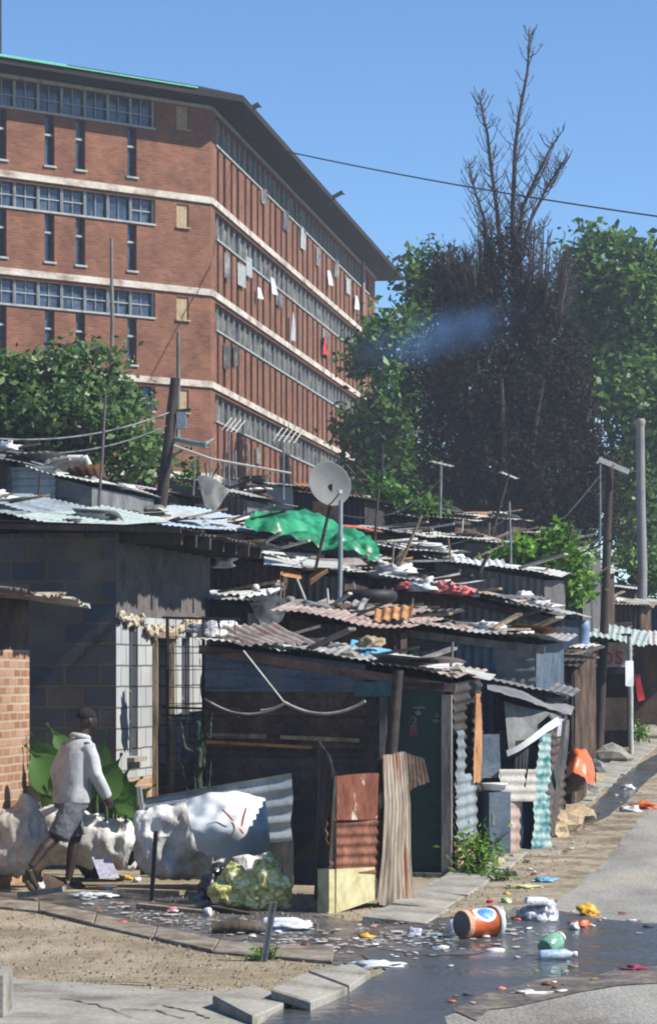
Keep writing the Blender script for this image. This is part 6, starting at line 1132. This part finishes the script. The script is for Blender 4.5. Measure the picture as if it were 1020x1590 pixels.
for key, dd in desc.items():
    s = SH[key]; n = 7 if key in ('GD', 'j', 'a', 'b', 'f', 'd', 'i', 'h') else 4
    for i in range(n):
        u, v = rnd.uniform(0, 1), rnd.uniform(.0, .7); r = rnd.uniform(.05, .12); sm_ = rnd.choice([0, 1, 2]); rock(onroof(s, u, v, r * .3), r, [stone, stonet, concr][sm_], f'{("grey", "tan", "pale")[sm_]} stone {pos(u)} of the {dd}', i + 100, f'stones on the {dd}')
    for i in range(n - 2):
        mi = rnd.randrange(4); mn = ['brown', 'grey', 'dark', 'pale'][mi]; u, v = rnd.uniform(.05, .9), rnd.uniform(-.05, .6); a = onroof(s, u, v, .08); L_ = rnd.uniform(.3, 1.0); an = rnd.uniform(-1.2, 1.2) + RZ; bq = a + Vector((math.cos(an) * L_, math.sin(an) * L_, rnd.uniform(-.05, .22))); plank(a, bq, rnd.uniform(.04, .12), .03, ms_[mi], f'{mn} plank {pos(u)} of the {dd}', group=f'loose planks on the {dd}')
    for i in range(2):
        u, v = (.25, .75)[i] + rnd.uniform(-.15, .15), rnd.uniform(-.02, .5); m = rnd.choice(cl); o = looseSheet(onroof(s, u, v, .1), rnd.uniform(.4, 1.0), rnd.uniform(.5, 1.2), m, f'loose bent sheet {pos(u)} of the {dd}', rnd.uniform(-.6, .6), (rnd.uniform(-.06, .1), rnd.uniform(-.08, .08)), i + len(key) * 3, rnd.choice(['V', None])); o['group'] = f'loose sheets on the {dd}'
    for i in range(3):
        u, v = rnd.uniform(0, 1), rnd.uniform(0, .6); r = rnd.uniform(.06, .15); p = onroof(s, u, v, r * .2); rc = rnd.randrange(5); o = crumple(0, 0, 1, r, [bagw, dkt, plasticw, greyt, brownw][rc], f'{("off white", "dark", "white", "grey", "brown")[rc]} rag {pos(u)} of the {dd}', i * 7 + len(dd), 'rag', 'rag', f'rags on the {dd}', .5, 1.4); o.location = p
# thin sticks and stays poking up between the roofs
for i, (x, y1, y0, D, ln, m, lb) in enumerate([(352, 880, 838, 38, 5, greyw, 'left of the cream roof boards'), (470, 842, 800, 42, -3, woodd, 'behind the left half of the green tarpaulin'), (606, 905, 842, 37.5, 6, greyw, 'just left of the dirty white bundle'), (700, 872, 838, 41.5, -4, wood, 'at the left end of the pale green roof'), (716, 842, 806, 47, 3, pale, 'on the pale roof below the dead tree, left'), (668, 846, 800, 47.5, -5, woodd, 'over the stony far roof'), (758, 842, 812, 47.3, 2, wood, 'on the pale roof below the dead tree, right'), (836, 965, 925, 38, 4, greyw, 'on the right of the long roof'), (512, 965, 915, 32.5, -4, pale, 'on the rusty pink roof by the silver pole'), (636, 978, 930, 32.6, 5, steel, 'at the right end of the rusty pink roof'), (430, 960, 905, 33.2, 8, greyw, 'beside the hanging dark tarpaulin'), (700, 1040, 998, 27.6, 3, greyw, 'on the right end of the green door shack roof'), (345, 1012, 965, 28.2, -6, woodd, 'on the left end of the green door shack roof'), (300, 770, 716, 44, 3, greyw, 'behind the grey fabric walled shack'), (60, 770, 738, 36, 2, woodd, 'on the pale iron roof at the far left'), (884, 905, 862, 50, 3, greyw, 'behind the green bush')]): post(x, y1, x + ln, y0, D, .018, .013, m, 'short thin stick standing ' + lb, 'stick')
cable(P(352, 842, 38), P(470, 806, 42), .1, .008, dsteel, 'thin black wire slung between two sticks behind the green tarpaulin'); cable(P(527, 800, 34.5), P(688, 740, 50), .3, .008, dsteel, 'thin black wire from the silver pole to the far aerial'); cable(P(606, 842, 37.5), P(794, 800, 42), .25, .008, dsteel, 'thin black wire crossing above the faded red cloths')
# named roof things
cloth([[P(536, 1018, 27.6), P(566, 1022, 27.5), P(612, 1030, 27.3)], [P(542, 1004, 28.2), P(570, 998, 28.2), P(612, 1018, 28.0)], [P(546, 1002, 28.8), P(572, 998, 28.8), P(608, 1014, 28.6)]], bluep, 'blue_plastic', 'light blue plastic sheet bunched on the green door shack roof', 'plastic sheet', .1, 41)
crumple(575, 1006, 27.8, .12, stonet, 'tan bundle resting on the light blue plastic', 51, 'bundle', 'bundle')
gsl = ['leftmost short green stick', 'steep green stick', 'falling green stick', 'long lowest green stick']
for i, (x0, y0, x1, y1, m) in enumerate([(436, 1014, 452, 998, tarpg), (446, 1012, 478, 1003, tarpg), (462, 1000, 484, 1014, tarpg), (440, 1010, 486, 1012, tarpg)]): plank(P(x0, y0, 28.2), P(x1, y1, 28.1), .03, .03, m, gsl[i] + ' of the broken frame on the green door shack roof', group='green sticks on the green door shack roof', name='green_stick', cat='stick')
b = MB(); b.lathe([(.03, 0), (.035, .02), (.03, .14), (.012, .17), (.012, .19)]); b.build('bottle', tarpg, loc=P(443, 1014, 27.6), label='small pale bottle standing among the green sticks', cat='bottle')
bag('sack', 'grey brown sack slumped on the left of the green door shack roof', 28.0, [(392, 1002, 26, 12, 0), (412, 1006, 18, 10, 0), (370, 996, 16, 8, 0)], mat('sack cloth', [C(88, 82, 76), C(124, 116, 108), C(140, 134, 124)], 4), .02, .03, 8, cat='sack', base=1016)
for (x0, x1, y, lb) in ((606, 660, 1020, 'left'), (668, 716, 1030, 'middle'), (716, 765, 1046, 'right')): o = looseSheet(P((x0 + x1) / 2, y, 27.8), (x1 - x0) * 27.8 / F, .5, bagw if lb != 'right' else pale, f'{lb} of three crumpled pale sheets on the right end of the green door shack roof', RZ, (.03, -.05), x0, None)
crumple(345, 882, 34, .16, film, 'bundle of clear plastic wedged under the cream roof boards', 52, 'plastic_bundle', 'bundle'); crumple(338, 984, 29.5, .14, film, 'clear plastic rubbish left of the grey brown sack', 53, 'plastic_bundle', 'bundle', dx=2)
for i, (px, py, r, m, lb) in enumerate([(397, 914, .05, plasticw, 'round white lid hung on the brown shack wall'), (418, 921, .04, plasticw, 'smaller round white lid right of the first')]): b = MB(); b.lathe([(.001, 0), (r, 0), (r, .02), (.001, .02)], Matrix.Rotation(R(90), 4, 'X')); b.build('round_disc', m, loc=P(px, py, 32.8), label=lb, cat='disc')
for i, (px, w_, m, lb) in enumerate([(628, 24, pinkc, 'small round faded red cloth at the left end of the eave'), (655, 40, plasticw, 'white cloth between the two faded red cloths'), (692, 40, pinkc, 'larger faded red cloth on the eave of the navy shack'), (720, 32, pinkc, 'right hand faded red and lilac cloth on the eave'), (738, 12, plasticw, 'small white scrap right of the faded red cloths')]): crumple(px, 916 + (px - 628) * .11, 36.1, w_ * 36 / F / 2, m, lb, 60 + i, 'eave_cloth', 'cloth', None, .6, 1)
crumple(612, 898, 37, .2, bagw, 'dirty white bundle at the left end of the long roof', 66, 'bundle', 'bundle', dx=1.6); crumple(812, 932, 39.5, .12, bagw, 'small white bundle on the roof right of the pale green roof', 67, 'bundle', 'bundle')
b = MB(); b.sheet((-.5, -.3, 0), (.5, -.35, -.06), (.55, .3, .0), (-.5, .3, .1), None, wob=.08, rag=.06); b.build('orange_sheet', orange, loc=P(546, 822, 46), label='orange plastic sheet on the roof behind the green tarpaulin', cat='plastic sheet')
for i, (x0, y0, x1, y1, D, m, lb) in enumerate([(362, 852, 400, 862, 35.2, pale, 'cream board lying left of the dish pole'), (410, 866, 470, 878, 35, pale, 'white board lying across the dish pole'), (470, 868, 524, 876, 35, pale, 'white board ending right of the dish pole'), (436, 880, 468, 892, 34.8, orangeb, 'brown cardboard under the white boards'), (482, 898, 510, 884, 34.7, orangeb, 'tan cardboard piece right of the dish pole')]): b = MB(); b.sheet(P(x0, y0 + 12, D), P(x1, y1 + 6, D), P(x1, y1 - 4, D + .6), P(x0, y0 - 3, D + .6), None, wob=.05, rag=.05, seed=i); c = P(x0, y0, D); b.v = [tuple(Vector(v) - c) for v in b.v]; b.build('roof_board', m, loc=c, label=lb, cat='board')
# upturned grey tub on the high left roof
b = MB(); b.tube([P(72, 724, 40) - P(100, 730, 40), P(80, 712, 40) - P(100, 730, 40), P(134, 712, 40) - P(100, 730, 40), P(144, 734, 40) - P(100, 730, 40)], [.05, .05, .05, .05], 6); b.build('bent_pipe', pale, loc=P(100, 730, 40), label='pale bent pipe frame on the high left shed roof', cat='frame')
cloth([[P(72, 736, 40), P(110, 738, 40), P(140, 742, 40)], [P(76, 712, 40.4), P(108, 711, 40.4), P(138, 716, 40.4)]], dkt, 'dark_tarpaulin', 'dark sheet stretched in the pale bent pipe frame', 'tarpaulin', .03, 44)
crumple(12, 700, 39, .14, plasticw, 'white round bundle on the roof edge at the far left', 70, 'bundle', 'bundle')
# ------------------------------------------------------------------ haze
hz_ = bpy.data.materials.new('haze'); hz_.use_nodes = True; t = hz_.node_tree; t.nodes.remove(t.nodes['Principled BSDF']); pv = t.nodes.new('ShaderNodeVolumePrincipled')
pv.inputs['Color'].default_value = (.74, .84, 1, 1); pv.inputs['Density'].default_value = .0008; pv.inputs['Anisotropy'].default_value = .2; t.links.new(pv.outputs[0], t.nodes['Material Output'].inputs['Volume'])
b = MB(); b.box((0, 55, 10), (120, 120, 28)); o = b.build('haze', hz_, label='thin bluish summer haze over the whole slope', cat='haze', kind='stuff')

sm = bpy.data.materials.new('smoke'); sm.use_nodes = True; t = sm.node_tree; t.nodes.remove(t.nodes['Principled BSDF']); pv = t.nodes.new('ShaderNodeVolumePrincipled'); pv.inputs['Color'].default_value = (.22, .48, 1, 1)
tc = t.nodes.new('ShaderNodeTexCoord'); ln = t.nodes.new('ShaderNodeVectorMath'); ln.operation = 'LENGTH'; mpp = t.nodes.new('ShaderNodeMapping'); mpp.inputs['Scale'].default_value = (1 / 2.6, 1 / 1.3, 1 / .8)
t.links.new(tc.outputs['Object'], mpp.inputs[0]); t.links.new(mpp.outputs[0], ln.inputs[0]); mr = t.nodes.new('ShaderNodeMapRange'); mr.inputs[1].default_value = 1; mr.inputs[2].default_value = 0; mr.inputs[3].default_value = 0; mr.inputs[4].default_value = .4; mr.interpolation_type = 'SMOOTHSTEP'
t.links.new(ln.outputs['Value'], mr.inputs[0]); n9 = t.nodes.new('ShaderNodeTexNoise'); n9.inputs['Scale'].default_value = 1.3; t.links.new(tc.outputs['Object'], n9.inputs[0]); r9 = t.nodes.new('ShaderNodeMapRange'); r9.inputs[1].default_value = .35; r9.inputs[2].default_value = .7; t.links.new(n9.outputs[0], r9.inputs[0]); m9 = t.nodes.new('ShaderNodeMath'); m9.operation = 'MULTIPLY'; t.links.new(mr.outputs[0], m9.inputs[0]); t.links.new(r9.outputs[0], m9.inputs[1]); t.links.new(m9.outputs[0], pv.inputs['Density']); t.links.new(pv.outputs[0], t.nodes['Material Output'].inputs['Volume'])
b = MB(); b.blob((0, 0, 0), (2.65, 1.35, .85), 2, 0, 1, 0); o = b.build('smoke', sm, loc=P(680, 522, 64), label='thin blue smoke drifting between the hostel and the dead tree', cat='smoke', kind='stuff'); o.rotation_euler = (0, R(-14), 0)
